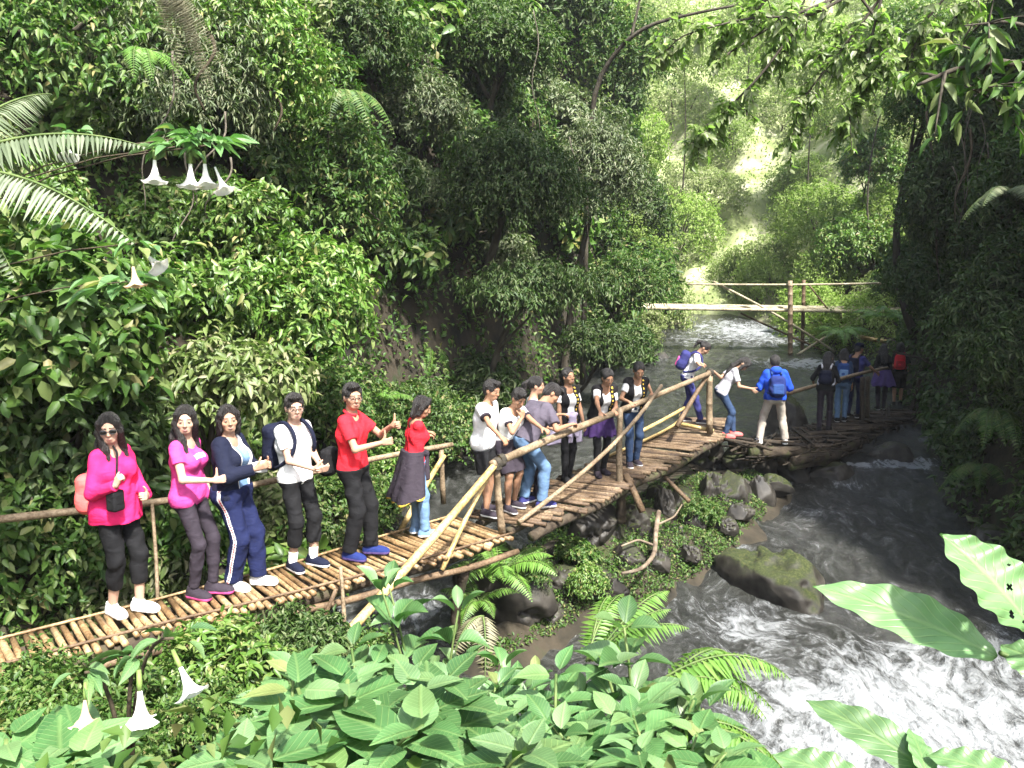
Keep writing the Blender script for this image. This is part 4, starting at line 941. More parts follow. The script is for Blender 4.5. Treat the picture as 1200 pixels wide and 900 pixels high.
# ------------------------------------------------------------------ bamboo and pole bridges
def mat_bamboo(name, cols, rough=.5, spec=.4):
    m, nt, out = _nt(name); b = principled(nt, out, rough, spec)
    g = N(nt, 'ShaderNodeNewGeometry'); tc = N(nt, 'ShaderNodeTexCoord')
    no = N(nt, 'ShaderNodeTexNoise', i_Scale=5., i_Detail=5., i_Roughness=.7); nt.links.new(tc.outputs['Object'], no.inputs['Vector'])
    ad = N(nt, 'ShaderNodeMath', operation='MULTIPLY_ADD'); ad.inputs[1].default_value = .55
    nt.links.new(g.outputs['Random Per Island'], ad.inputs[0])
    sb = N(nt, 'ShaderNodeMath', operation='SUBTRACT'); sb.inputs[1].default_value = .27; nt.links.new(no.outputs['Fac'], sb.inputs[0]); nt.links.new(sb.outputs[0], ad.inputs[2])
    c = ramp(nt, ad.outputs[0], cols)
    n2 = N(nt, 'ShaderNodeTexNoise', i_Scale=40., i_Detail=3.); nt.links.new(tc.outputs['Object'], n2.inputs['Vector'])
    mx = N(nt, 'ShaderNodeMix', data_type='RGBA', blend_type='MULTIPLY'); mx.inputs['Factor'].default_value = .75
    nt.links.new(c, mx.inputs[6]); nt.links.new(ramp(nt, n2.outputs['Fac'], [(.45, .40, .33), (1, 1, 1)], [.36, .56]), mx.inputs[7])
    nt.links.new(mx.outputs[2], b.inputs['Base Color'])
    n3 = N(nt, 'ShaderNodeTexNoise', i_Scale=2.6, i_Detail=5., i_Roughness=.7); nt.links.new(tc.outputs['Object'], n3.inputs['Vector'])
    m3 = N(nt, 'ShaderNodeMix', data_type='RGBA', blend_type='MULTIPLY'); m3.inputs['Factor'].default_value = .8
    nt.links.new(mx.outputs[2], m3.inputs[6]); nt.links.new(ramp(nt, n3.outputs['Fac'], [(.42, .38, .33), (1, 1, 1)], [.36, .58]), m3.inputs[7]); nt.links.new(m3.outputs[2], b.inputs['Base Color'])
    bp = N(nt, 'ShaderNodeBump', i_Strength=.4, i_Distance=.01); nt.links.new(n2.outputs['Fac'], bp.inputs['Height']); nt.links.new(bp.outputs[0], b.inputs['Normal'])
    return m
M_bam = mat_bamboo('bamboo_golden', [(.13, .08, .038), (.26, .165, .08), (.36, .25, .13), (.46, .36, .21)])
M_bamy = mat_bamboo('bamboo_yellow', [(.42, .28, .10), (.54, .39, .16), (.60, .47, .24)], .4)
M_bamo = mat_bamboo('bamboo_weathered', [(.05, .034, .022), (.11, .07, .04), (.17, .115, .065), (.26, .20, .125)], .7)
M_rail = mat_bamboo('pole_weathered', [(.16, .115, .07), (.24, .18, .115), (.33, .26, .17)], .65)
M_dark = M_dark
M_stick = mat_bamboo('stick_dark', [(.012, .009, .007), (.03, .022, .014), (.06, .044, .028), (.13, .10, .07)], .85)
M_pale_pole = mat_bamboo('pole_pale', [(.30, .27, .17), (.40, .36, .24), (.50, .46, .32)], .6)
M_logm = mat_noise('log_mossy', [(.02, .014, .009), (.06, .045, .03), (.05, .06, .02)], 5, .9, .8, 20, detail=5)
M_grey = M_grey
M_tie = mat_noise('tie_fibre', [(.02, .018, .014), (.07, .06, .045)], 20, .9)

def pole_pts(a, b, bend=.02, n=14, seed=0):
    a, b = np.array(a, float), np.array(b, float); L = np.linalg.norm(b - a); t = np.linspace(0, 1, n)[:, None]
    s = rng.normal(size=3) * bend * L
    return a * (1 - t) + b * t + np.sin(t * PI) * s + np.sin(t * 2 * PI + seed) * s[::-1] * .3
def culm(mb, a, b, r0, r1, node=.28, bend=.012, seg=10):
    """bamboo culm with swollen nodes"""
    a, b = np.array(a, float), np.array(b, float); L = np.linalg.norm(b - a); k = max(1, int(L / node))
    ts = [0]
    for i in range(k): c = (i + .5 + rng.uniform(-.1, .1)) / k; ts += [c - .012 / L, c, c + .012 / L]
    ts = np.array(sorted(ts + [1])); s = rng.normal(size=3) * bend * L
    P = a * (1 - ts[:, None]) + b * ts[:, None] + np.sin(ts[:, None] * PI) * s
    r = r0 + (r1 - r0) * ts; r[2::3] *= 1.13
    mb.tube(P, r, seg)
def pole(parent, name, a, b, r0, r1, mat, bam=True, bend=.012, off=None):
    mb = MB(); o_ = np.array(off if off is not None else (0, 0, 0))
    if bam: culm(mb, np.array(a) - o_, np.array(b) - o_, r0, r1, bend=bend)
    else: mb.tube(pole_pts(np.array(a) - o_, np.array(b) - o_, bend), np.linspace(r0, r1, 14) * (1 + .08 * rng.normal(size=14)), 9)
    return mb.build(name, mat, parent)
def lash(parent, p, r, off, d=(1, 0, 0), n=5):
    """binding round a joint"""
    mb = MB(); d = np.array(d, float); d /= np.linalg.norm(d); u = np.cross(d, [.3, .2, 1]); u /= np.linalg.norm(u); v = np.cross(d, u)
    an = np.linspace(0, 2 * PI * n, n * 12); pts = np.array(p) - off + (np.cos(an)[:, None] * u + np.sin(an)[:, None] * v) * r * 1.12 + d * np.linspace(-.03, .03, n * 12)[:, None]
    mb.tube(pts, .006, 5); return mb.build('lashing', M_tie, parent)

class Path:
    def __init__(s, pts, wid):
        P = np.array(pts, float); d = np.concatenate([[0], np.cumsum(np.linalg.norm(np.diff(P[:, :2], axis=0), axis=1))]); s.L = d[-1]
        tt = np.linspace(0, s.L, 200); C = np.stack([np.interp(tt, d, P[:, k]) for k in range(3)], -1)
        for _ in range(260): C[1:-1] = (C[:-2] + C[1:-1] * 2 + C[2:]) / 4
        s.t, s.C = tt, C; s.w = np.interp(tt, d, wid)
    def __call__(s, l, off=0., dz=0.):
        c = np.array([np.interp(l, s.t, s.C[:, k]) for k in range(3)]); e = .05
        T = np.array([np.interp(l + e, s.t, s.C[:, k]) - np.interp(l - e, s.t, s.C[:, k]) for k in range(3)]); T[2] = 0; T /= np.linalg.norm(T) + 1e-9
        S = np.array([T[1], -T[0], 0])                                   # to the right of travel = camera side
        return c + S * off + [0, 0, dz], T, S
    def width(s, l): return float(np.interp(l, s.t, s.w))

def deck(path, parent, off, step, r, mat, skew=0., jit=.02, gap=.15, miss=.0, lj=.06, drop=.0):
    mb = MB(); l = .02
    while l < path.L:
        if rng.random() > miss:
            w_ = path.width(l) / 2; rr = r * rng.uniform(.75, 1.2)
            pa, T, S = path(l, -w_ - rng.uniform(-lj, lj) * .6); pb = path(l, w_ + rng.uniform(-lj, lj))[0]
            dz = -rr + rng.uniform(-jit, jit) * .4; sh = T * (rng.uniform(-jit, jit) + skew * w_)
            a = pa + [0, 0, dz] - sh - off; b = pb + [0, 0, dz + rng.uniform(-jit, jit) * .3] + sh - off
            culm(mb, a, b, rr, rr * rng.uniform(.85, 1.1), .35, .006, 8)
        l += step * rng.uniform(1 - gap, 1 + gap)
    return mb.build('deck', mat, parent)
def along(path, off_, dz, n=24, l0=0., l1=1.): return [path(l0 * path.L + (l1 - l0) * path.L * i / (n - 1), off_(i / (n - 1)) if callable(off_) else off_, dz)[0] for i in range(n)]

# left, sunlit golden bamboo walkway ---------------------------------------------------------------------
PA = Path([(-5.3, 4.55, -.02), (-4.6, 5.1, 0), (-3.85, 5.7, 0), (-3.0, 6.4, 0), (-2.05, 7.15, 0), (-1.2, 7.95, 0), (-.3, 8.82, 0)], [.62, .62, .64, .68, .82, 1.0, 1.1])
off = np.array([-2.0, 7.1, 0.])
BA = thing('bamboo_bridge', 'golden bamboo walkway in the sun on the left with six people lined up on it', 'bridge', tuple(off))
deck(PA, BA, off, .072, .026, M_bam, jit=.022, gap=.25, miss=.02)
def rib(path, nm, offs, dz, r, mat, off, parent, l0=0, l1=1, wob=.0):
    P = np.array(along(path, offs, dz, 30, l0, l1)) - off
    P += np.stack([np.sin(np.arange(30) * .5) * wob, np.cos(np.arange(30) * .4) * wob, np.sin(np.arange(30) * .7) * wob], -1)
    mb = MB(); mb.tube(P, r * (1 + .06 * np.sin(np.arange(30) * 2.1)), 8); return mb.build(nm, mat, parent)
hw = lambda s, k: (lambda t: s * (PA.width(t * PA.L) / 2 + k))
rib(PA, 'edge_pole', hw(1, -.10), .012, .013, M_bamo, off, BA)
rib(PA, 'edge_pole', hw(-1, -.05), .012, .013, M_bam, off, BA)
for o_, r in ((-.22, .06), (.0, .065), (.24, .07)): rib(PA, 'stringer', o_, -.125, r, M_logm, off, BA, .05, 1, .015)
rib(PA, 'stringer', hw(1, -.04), -.20, .035, M_bamo, off, BA, .35, 1, .01)
# back railing with its posts
def rail(path_pts, r, mat, parent, off, name='handrail'):
    P = np.array([list(p) for p in path_pts]); d = np.linspace(0, 1, len(P)); mb = MB(); t = np.linspace(0, 1, 30)
    C = np.stack([np.interp(t, d, P[:, k]) for k in range(3)], -1) - off
    for _ in range(8): C[1:-1] = (C[:-2] + C[1:-1] * 2 + C[2:]) / 4
    mb.tube(C, np.linspace(r, r * .85, 30) * (1 + .05 * np.sin(np.arange(30) * 2.6)), 10); return mb.build(name, mat, parent)
rb = [at(-70, 617, 6.15), at(0, 608, 6.55), at(180, 590, 7.25), at(260, 577, 7.7), at(370, 552, 8.35), at(470, 531, 9.1), at(530, 521, 9.55)]
rail(rb, .036, M_rail, BA, off)
gp = lambda px, py, Yd: at(px, py, Yd)
pole(BA, 'post', gp(517, 527, 9.45), gp(520, 590, 9.5), .030, .034, M_rail, off=off)
pole(BA, 'brace', gp(521, 533, 9.4), gp(466, 628, 9.0), .030, .034, M_bamy, off=off)
pole(BA, 'post', gp(364, 555, 8.3), gp(373, 662, 8.1), .014, .016, M_rail, off=off)
pole(BA, 'post', gp(178, 590, 7.2), gp(185, 712, 6.9), .016, .018, M_rail, off=off)
# near side: joint, post, yellow pole and braces
J = np.array(at(582, 543, 8.35))
pole(BA, 'post', J + [0, 0, .03], gp(590, 632, 8.5), .036, .042, M_rail, off=off)
pole(BA, 'handrail', J + [.05, .1, .045], gp(402, 748, 6.25), .036, .044, M_bamy, bend=.006, off=off)
pole(BA, 'brace', J + [-.02, 0, -.02], gp(518, 668, 7.75), .022, .026, M_bamy, off=off)
lash(BA, J, .055, off, (.7, .6, .2)); lash(BA, J + [0, 0, -.03], .05, off, (0, 0, 1))
pole(BA, 'stake', gp(399, 664, 6.9), gp(404, 745, 6.85), .016, .02, M_rail, off=off)
pole(BA, 'stake', gp(394, 690, 6.9), gp(376, 735, 6.9), .018, .02, M_bamo, off=off)
pole(BA, 'support', gp(545, 668, 8.05), gp(535, 745, 8.3), .05, .06, M_logm, False, .03, off=off)

# brown, weathered walkway in the middle --------------------------------------------------------------
PB = Path([(-.12, 9.05, -.02), (.45, 9.85, 0), (1.3, 11.1, 0), (2.1, 12.2, .02), (2.85, 13.2, .07), (3.45, 14.2, .11), (3.62, 15.0, .11)], [1.0, 1.0, .98, .95, .92, .9, .8])
off = np.array([1.3, 11.1, 0.])
BB = thing('bamboo_bridge', 'weathered brown bamboo walkway in the middle that climbs over the mossy island', 'bridge', tuple(off))
deck(PB, BB, off, .070, .027, M_bamo, skew=.16, jit=.035, gap=.3, miss=.04, lj=.13)
for o_, r in ((-.35, .05), (.1, .055), (.42, .06)): rib(PB, 'stringer', o_, -.13, r, M_logm, off, BB, 0, 1, .02)
rib(PB, 'edge_pole', -.42, .03, .026, M_bamy, off, BB, .45, 1, .0)
rE = np.array(at(832, 437, 13.45))
rail([J + [-.05, -.06, .0], gp(650, 512, 9.35), gp(720, 484, 10.8), gp(780, 459, 12.1), rE], .046, M_rail, BB, off)
lash(BB, J + [.05, .05, .02], .06, off, (.8, .5, .1))
pole(BB, 'post', gp(727, 478, 10.75), gp(727, 580, 10.75), .040, .045, M_rail, off=off)
pole(BB, 'brace', gp(775, 452, 11.75), gp(608, 612, 8.95), .026, .030, M_rail, bend=.015, off=off)
pole(BB, 'post', rE + [0, 0, .05], gp(832, 508, 13.4), .05, .055, M_rail, off=off)
pole(BB, 'brace', rE + [-.03, 0, -.02], gp(793, 500, 12.9), .036, .040, M_bamo, off=off)
lash(BB, rE, .06, off, (.8, .6, .2))
pole(BB, 'support', gp(728, 578, 10.8), gp(728, 612, 10.9), .07, .07, M_logm, False, off=off)
def lone_pole(nm, lab, cat, a, b, r0, r1, mat, bam=True):
    a, b = np.array(a, float), np.array(b, float); t = thing(nm, lab, cat, tuple((a + b) / 2)) if False else None
    mb = MB(); c = (a + b) / 2
    if bam: culm(mb, a - c, b - c, r0, r1)
    else: mb.tube(pole_pts(a - c, b - c, .02), np.linspace(r0, r1, 14), 9)
    o = mb.build(nm, mat); o.location = c; return tag(o, lab, cat)
lone_pole('pole', 'brown pole leaning from the walkway post down to the island stones', 'pole', gp(733, 556, 10.75), gp(753, 600, 10.5), .045, .05, M_bamo)
lone_pole('pole', 'thin reddish pole lying slanted on the mossy island bank', 'pole', gp(770, 549, 11.9), gp(808, 588, 11.5), .028, .034, M_bamo)
lone_pole('pole', 'yellow bamboo pole lying across the top end of the brown walkway', 'pole', gp(752, 505, 13.0), gp(802, 478, 14.4), .03, .03, M_bamy)
lone_pole('pole', 'short yellow bamboo at the foot of the upper rail post', 'pole', gp(798, 497, 13.6), gp(836, 505, 13.5), .035, .035, M_bamy)
# driftwood root on the island
mb = MB(); cR = np.array(at(765, 660, 10.2))
for pts, r in (([(772, 600, 10.6), (768, 625, 10.4), (768, 650, 10.2), (752, 668, 10.0), (728, 672, 9.9)], .038), ([(768, 640, 10.3), (748, 632, 10.4), (728, 640, 10.4)], .02), ([(770, 615, 10.5), (790, 606, 10.7), (800, 590, 11)], .018)):
    P = np.array([list(onz(p[0], p[1], -.62 - (p[1] - 600) * .004)) for p in pts]); P[:, 2] = np.maximum(P[:, 2], H(P[:, 0], P[:, 1]) + .05); P = P - cR; t = np.linspace(0, 1, len(P)); q = np.linspace(0, 1, 20); C = np.stack([np.interp(q, t, P[:, k]) for k in range(3)], -1)
    for _ in range(4): C[1:-1] = (C[:-2] + 2 * C[1:-1] + C[2:]) / 4
    mb.tube(C, np.linspace(r, r * .55, 20), 8)
o = mb.build('driftwood', mat_noise('driftwood_grey', [(.07, .05, .035), (.17, .13, .09), (.24, .20, .15)], 6, .8, .6, 30)); o.location = cR; tag(o, 'crooked pale root lying between the island stones', 'driftwood')

# dark stick causeway on the right ---------------------------------------------------------------------
PC = Path([(3.55, 13.75, -.02), (4.3, 13.75, -.12), (5.2, 14.4, -.2), (6.1, 15.5, -.27), (7.1, 16.7, -.32), (8.2, 17.7, -.36), (9.3, 18.4, -.36)], [.8, .85, .9, .95, 1.0, 1.0, 1.0])
off = np.array([6.1, 15.5, -.3])
BC = thing('stick_bridge', 'dark causeway of piled sticks and logs over the stream on the right', 'bridge', tuple(off))
deck(PC, BC, off, .085, .026, M_stick, skew=.7, jit=.10, gap=.5, miss=.02, lj=.3)
deck(PC, BC, off, .33, .022, M_stick, skew=-1.3, jit=.16, gap=.6, lj=.3).name = 'cross_sticks'
for o_, dz, r in ((-.4, -.14, .09), (0, -.16, .10), (.38, -.15, .10), (.5, -.27, .09), (.25, -.3, .1), (.46, -.38, .07)): rib(PC, 'log', o_, dz, r, M_logm, off, BC, .06 if dz > -.2 else .15, 1, .03)
mb = MB()
for k in range(260):                                                      # twigs sticking out of the pile
    l = rng.uniform(.04, 1) * PC.L; p, T, S = PC(l, rng.uniform(.05, .7), rng.uniform(-.36, .0)); a = rng.uniform(-.7, .7); d = T * math.cos(a) + S * math.sin(a) + np.array([0, 0, rng.uniform(-.12, .1)])
    ln = rng.uniform(.2, .7); mb.tube([p - off - d * ln / 2, p - off, p - off + d * ln / 2 + [0, 0, .02]], [.016, .014, .009], 5)
o = mb.build('twig_pile', M_stick, BC); o['kind'] = 'stuff'
rail([gp(916, 463, 14.6), gp(955, 452, 15.6), gp(1010, 437, 16.6), gp(1040, 431, 18.2)], .04, M_rail, BC, off)
for px, y0, y1, Yd in ((1011, 442, 492, 16.3), (1017, 441, 490, 16.5), (1078, 445, 482, 18.4)): pole(BC, 'post', gp(px, y0, Yd), gp(px - (10 if px > 1070 else 1), y1, Yd), .045, .05, M_stick, False, off=off)
pole(BC, 'post', gp(918, 460, 14.5), gp(922, 505, 14.5), .035, .04, M_stick, False, off=off)
rail([gp(1046, 412, 19), gp(1080, 420, 18.6), gp(1100, 430, 18.2)], .03, M_stick, BC, off)

# far footbridge --------------------------------------------------------------------------------------
off = np.array(at(930, 365, 26)); off[2] = zw(26)
BF = thing('footbridge', 'far bamboo footbridge with a single handrail crossing the stream in the distance', 'bridge', tuple(off))
for k, (dy, dz) in enumerate(((0, 0), (.12, .01), (.24, .0), (.36, .01), (.48, .0))): pole(BF, 'deck_log', gp(748, 361 - k, 26 + dy), gp(1072, 366 - k, 26 + dy), .05, .06, M_pale_pole, bend=.002, off=off)
pole(BF, 'handrail', gp(806, 333, 26), gp(1066, 331, 26), .032, .036, M_pale_pole, bend=.003, off=off)
for a, b, r, mt in [((926, 329, 25.9), (926, 418, 25.9), .10, M_rail), ((942, 328, 26.6), (940, 414, 26.6), .08, M_bamo), ((985, 366, 26.6), (985, 402, 26.6), .06, M_rail), ((1067, 331, 26), (1067, 384, 26), .07, M_bamo), ((1046, 366, 26.4), (1046, 402, 26.4), .06, M_bamo)]:
    pole(BF, 'post', gp(*a), gp(*b), r * .75, r * .75, mt, off=off)
for a, b, r, mt in [((836, 330, 26.1), (978, 412, 25.8), .055, M_rail), ((868, 367, 26.5), (968, 412, 26.5), .05, M_bamo), ((1018, 367, 26), (934, 416, 26), .06, M_rail), ((948, 334, 26.2), (970, 362, 26.2), .04, M_bamo)]:
    pole(BF, 'brace', gp(*a), gp(*b), r * .65, r * .65, M_pale_pole if mt is M_rail else mt, off=off)
lone_pole('pole', 'pale cut bamboo pole lying on the far bank beside the footbridge posts', 'pole', gp(1005, 394, 25), gp(1040, 400, 25), .07, .06, M_bamy)
# ------------------------------------------------------------------ distance-field figures
def v3(*a): return np.array(a, float)
def nrm(v): v = np.asarray(v, float); return v / (np.linalg.norm(v) + 1e-9)
def smin(a, b, k):
    if k <= 0: return np.minimum(a, b)
    h = np.clip(.5 + .5 * (b - a) / k, 0, 1); return b + (a - b) * h - k * h * (1 - h)
def cap(a, b, ra, rb):
    a = np.asarray(a, float); b = np.asarray(b, float); ba = b - a; L2 = (ba * ba).sum() + 1e-12
    def f(p):
        t = np.clip(((p - a) @ ba) / L2, 0, 1); return np.linalg.norm(p - a - t[:, None] * ba, axis=1) - (ra + (rb - ra) * t)
    f.box = (np.minimum(a, b) - max(ra, rb), np.maximum(a, b) + max(ra, rb)); return f
def ell(c, r, M=None):
    c = np.asarray(c, float); r = np.asarray(r, float)
    def f(p):
        q = p - c
        if M is not None: q = q @ M                          # columns of M are the local axes
        k0 = np.linalg.norm(q / r, axis=1); k1 = np.linalg.norm(q / (r * r), axis=1); return k0 * (k0 - 1) / (k1 + 1e-9)
    m = r.max(); f.box = (c - m, c + m); return f
def rbox(c, hs, rd, M):
    c = np.asarray(c, float); hs = np.asarray(hs, float) - rd
    def f(p):
        q = np.abs((p - c) @ M) - hs; return np.linalg.norm(np.maximum(q, 0), axis=1) + np.minimum(q.max(1), 0) - rd
    m = np.linalg.norm(hs) + rd; f.box = (c - m, c + m); return f
def plane_cut(f, p0, n):
    """keep the side n points to"""
    p0 = np.asarray(p0, float); n = nrm(n)
    def g(p): return np.maximum(f(p), -((p - p0) @ n))
    g.box = f.box; return g
def carve(f, h, k=.01):
    def g(p): return -smin(-f(p), h(p), k)
    g.box = f.box; return g
class Field:
    def __init__(s): s.L = []
    def add(s, f, k=.02): s.L.append((f, k)); return s
    def __call__(s, p):
        D = np.full(len(p), 9.)
        for f, k in s.L:
            lo, hi = f.box; pad = .10
            m = np.all((p > lo - pad) & (p < hi + pad), axis=1)
            if not m.any(): continue
            d = f(p[m]); D[m] = np.where(D[m] > 8, d, smin(D[m], d, k))
        return D
    @property
    def box(s): return np.min([f.box[0] for f, _ in s.L], axis=0), np.max([f.box[1] for f, _ in s.L], axis=0)
def polygonize(f, h, box=None, extra=None):
    """surface nets over a narrow band"""
    g = (lambda p: extra(f(p), p)) if extra else f
    lo, hi = box or f.box; lo = lo - 3 * h; hi = hi + 3 * h
    B = 4; nb = np.ceil((hi - lo) / (h * B)).astype(int); n = nb * B
    ci = np.stack(np.meshgrid(*[np.arange(k) for k in nb], indexing='ij'), -1).reshape(-1, 3)
    cd = g(lo + (ci + .5) * B * h - .5 * h)
    act = np.abs(cd) < B * h * 1.35 + .012
    D = np.repeat(np.repeat(np.repeat(np.where(cd < 0, -1., 1.).reshape(nb), B, 0), B, 1), B, 2)
    ai = ci[act]; o = np.stack(np.meshgrid(*[np.arange(B)] * 3, indexing='ij'), -1).reshape(-1, 3)
    fi = (ai[:, None] * B + o[None]).reshape(-1, 3)
    D[fi[:, 0], fi[:, 1], fi[:, 2]] = g(lo + fi * h)
    s = D < 0
    c = np.zeros(tuple(np.array(D.shape) - 1), np.int8)
    for a in (0, 1):
        for b in (0, 1):
            for e in (0, 1): c += s[a:D.shape[0] - 1 + a, b:D.shape[1] - 1 + b, e:D.shape[2] - 1 + e]
    cells = np.argwhere((c > 0) & (c < 8)); m = len(cells)
    idx = np.full(c.shape, -1, np.int32); idx[cells[:, 0], cells[:, 1], cells[:, 2]] = np.arange(m)
    acc = np.zeros((m, 3)); cnt = np.zeros(m)
    cor = [(a, b, e) for a in (0, 1) for b in (0, 1) for e in (0, 1)]
    val = {q: D[cells[:, 0] + q[0], cells[:, 1] + q[1], cells[:, 2] + q[2]] for q in cor}
    for q in cor:
        for ax in range(3):
            if q[ax] == 0:
                r = list(q); r[ax] = 1; r = tuple(r); d0, d1 = val[q], val[r]; x = (d0 < 0) != (d1 < 0)
                t = np.where(x, d0 / np.where(d0 == d1, 1, d0 - d1), 0); P = np.tile(np.array(q, float), (m, 1)); P[:, ax] += t
                acc += P * x[:, None]; cnt += x
    V = lo + (cells + acc / np.maximum(cnt, 1)[:, None]) * h
    F = []
    for ax in range(3):
        u, w_ = (ax + 1) % 3, (ax + 2) % 3
        sl0 = [slice(None)] * 3; sl1 = [slice(None)] * 3; sl0[ax] = slice(0, -1); sl1[ax] = slice(1, None)
        a, b = s[tuple(sl0)], s[tuple(sl1)]; e = np.argwhere(a != b); e = e[(e[:, u] > 0) & (e[:, w_] > 0) & (e[:, u] < c.shape[u]) & (e[:, w_] < c.shape[w_])]
        if not len(e): continue
        def I(du, dw): q = e.copy(); q[:, u] -= du; q[:, w_] -= dw; return idx[q[:, 0], q[:, 1], q[:, 2]]
        Q = np.stack([I(1, 1), I(0, 1), I(0, 0), I(1, 0)], -1)
        ins = a[e[:, 0], e[:, 1], e[:, 2]]; Q = np.where(ins[:, None], Q, Q[:, ::-1]); F.append(Q[(Q >= 0).all(1)])
    return V, np.concatenate(F)
def field_obj(name, f, h, mats, parent, paint=None, extra=None, mw=None):
    V, F = polygonize(f, h, extra=extra)
    mi = None
    if paint is not None: mi = paint(V[F].mean(1))
    return new_obj(name, mesh_np(name, V, [F], mi), mats, parent, mw)

# ------------------------------------------------------------------ wardrobe
_mc = {}
def CL(key, col, rough=.85):
    if key not in _mc: _mc[key] = mat_cloth('cloth_' + key, col, rough)
    return _mc[key]
def skin_mat(key, c):
    if 'skin' + key not in _mc:
        m = mat_noise('skin_' + key, [tuple(x * .92 for x in c), c], 12, .62, .12, 60, spec=.2); b = [n for n in m.node_tree.nodes if n.type == 'BSDF_PRINCIPLED'][0]
        b.inputs['Subsurface Weight'].default_value = .12; b.inputs['Subsurface Radius'].default_value = (.02, .008, .004); b.inputs['Subsurface Scale'].default_value = 1
        _mc['skin' + key] = m
    return _mc['skin' + key]
SKIN = dict(fair=(.45, .285, .205), mid=(.37, .22, .145), tan=(.30, .165, .10))
M_hair = mat_noise('hair_black', [(.006, .005, .005), (.02, .016, .014)], 3, .42, .6, 60, stretch=(14, 14, 1), spec=.5)
M_lip = mat_plain('lips', (.33, .155, .125), .45); M_eye = mat_plain('eye_dark', (.012, .009, .008), .2); M_scl = mat_plain('eye_white', (.20, .17, .155), .5); M_teeth = mat_plain('teeth', (.26, .24, .22), .6)
M_glass = mat_plain('dark_lens', (.012, .010, .010), .08, .6); M_rim = mat_plain('rim_metal', (.05, .045, .045), .3)
WHITE, BLACK = (.78, .77, .75), (.010, .010, .011)
C_ = dict(pink=(.66, .020, .115), coral=(.75, .13, .12), magenta=(.54, .055, .235), navy=(.008, .010, .024), navy2=(.010, .014, .050), white=WHITE, black=BLACK, red=(.58, .018, .03), charcoal=(.030, .024, .032), jean=(.095, .16, .26), jean2=(.03, .052, .105), slate=(.075, .065, .085),
          lavender=(.48, .42, .55), purple=(.045, .022, .09), grey=(.42, .41, .44), blue=(.015, .06, .42), royal=(.014, .024, .11), khaki=(.36, .32, .27), vest=(.012, .011, .012), yellow=(.62, .42, .06), skyblue=(.13, .22, .36), violet=(.075, .05, .15), dpink=(.55, .08, .25), darkred=(.30, .012, .02), blue2=(.02, .05, .16), offwhite=(.66, .64, .62), grape=(.032, .034, .13), sole=(.62, .6, .58), cyan=(.02, .25, .42))
def C(k): return CL(k, C_[k])

def ik(a, t, l1, l2, pole):
    a, t = np.asarray(a, float), np.asarray(t, float); d = t - a; D = np.linalg.norm(d); D2 = min(D, (l1 + l2) * .995); u = d / (D + 1e-9)
    x = (l1 * l1 - l2 * l2 + D2 * D2) / (2 * D2); y = math.sqrt(max(0, l1 * l1 - x * x)); p = np.asarray(pole, float); p = nrm(p - u * (p @ u))
    return a + u * x + p * y, a + u * D2
def rotx(a): c, s = math.cos(a), math.sin(a); return np.array([[1, 0, 0], [0, c, -s], [0, s, c]])
def roty(a): c, s = math.cos(a), math.sin(a); return np.array([[c, 0, s], [0, 1, 0], [-s, 0, c]])
def rotz(a): c, s = math.cos(a), math.sin(a); return np.array([[c, -s, 0], [s, c, 0], [0, 0, 1]])

class Rig:
    """x right, y forward, z up, feet at the origin"""
    def __init__(R_, H=1.65, lean=0, side=0, twist=0, head=(0, 0, 0), pelvis=(0, 0, 0), turn=0, feet=((-.10, 0, 8), (.10, 0, 8)), hands=None, fat=1., fem=False, sh=1., elbows=None):
        s = R_.s = H / 1.655; R_.fat = fat; R_.fem = fem
        R_.P = np.array([pelvis[0], pelvis[1], .90 * s + pelvis[2]])
        Rp = rotz(R(turn)); R_.Rp = Rp
        T = Rp @ rotz(R(twist)) @ rotx(-R(lean)) @ roty(R(side)); R_.T = T
        t = lambda x, y, z: R_.P + T @ (np.array([x, y, z]) * s)
        R_.t = t
        w = (.130 if fem else .152) * sh
        R_.neck = t(0, -.005, .50); R_.S = [t(-w, -.01, .435), t(w, -.01, .435)]
        R_.Hd = T @ rotz(-R(head[0])) @ rotx(R(head[1])) @ roty(R(head[2]))
        R_.hb = R_.neck + (T @ rotx(-R(lean) * -.35) @ v3(0, .012, .04)) * s
        R_.hc = R_.hb + R_.Hd @ v3(0, .022, .105) * s
        hip = [R_.P + Rp @ v3(x, 0, -.02) * s for x in (-.085, .085)]; R_.hip = hip
        R_.foot = []; R_.knee = []; R_.ank = []
        for i, (fx, fy, yaw) in enumerate(feet):
            sg = -1 if i == 0 else 1
            a = v3(fx, fy, .085 * s); yw = R(yaw) * -sg
            fd = rotz(yw) @ Rp @ v3(0, 1, 0)
            kn, an = ik(hip[i], a, .405 * s, .40 * s, Rp @ v3(sg * .12, 1, 0)); R_.knee.append(kn); R_.ank.append(a); R_.foot.append(fd)
        R_.elb = []; R_.wri = []
        for i in (0, 1):
            sg = -1 if i == 0 else 1; h = hands[i] if hands and hands[i] is not None else None
            tgt = (R_.S[i] + v3(sg * .07, .06, -.52) * s) if h is None else np.array(h['p']) if h.get('abs') else R_.P * [1, 1, 0] + Rp @ (np.array(h['p']) * s)
            pole = (elbows[i] if elbows and elbows[i] else (sg * .5, -.6, -.5)); pole = Rp @ np.array(pole, float)
            e, w_ = ik(R_.S[i], tgt, .285 * s, .245 * s, pole); R_.elb.append(e); R_.wri.append(w_)
        R_.hands = hands or [None, None]

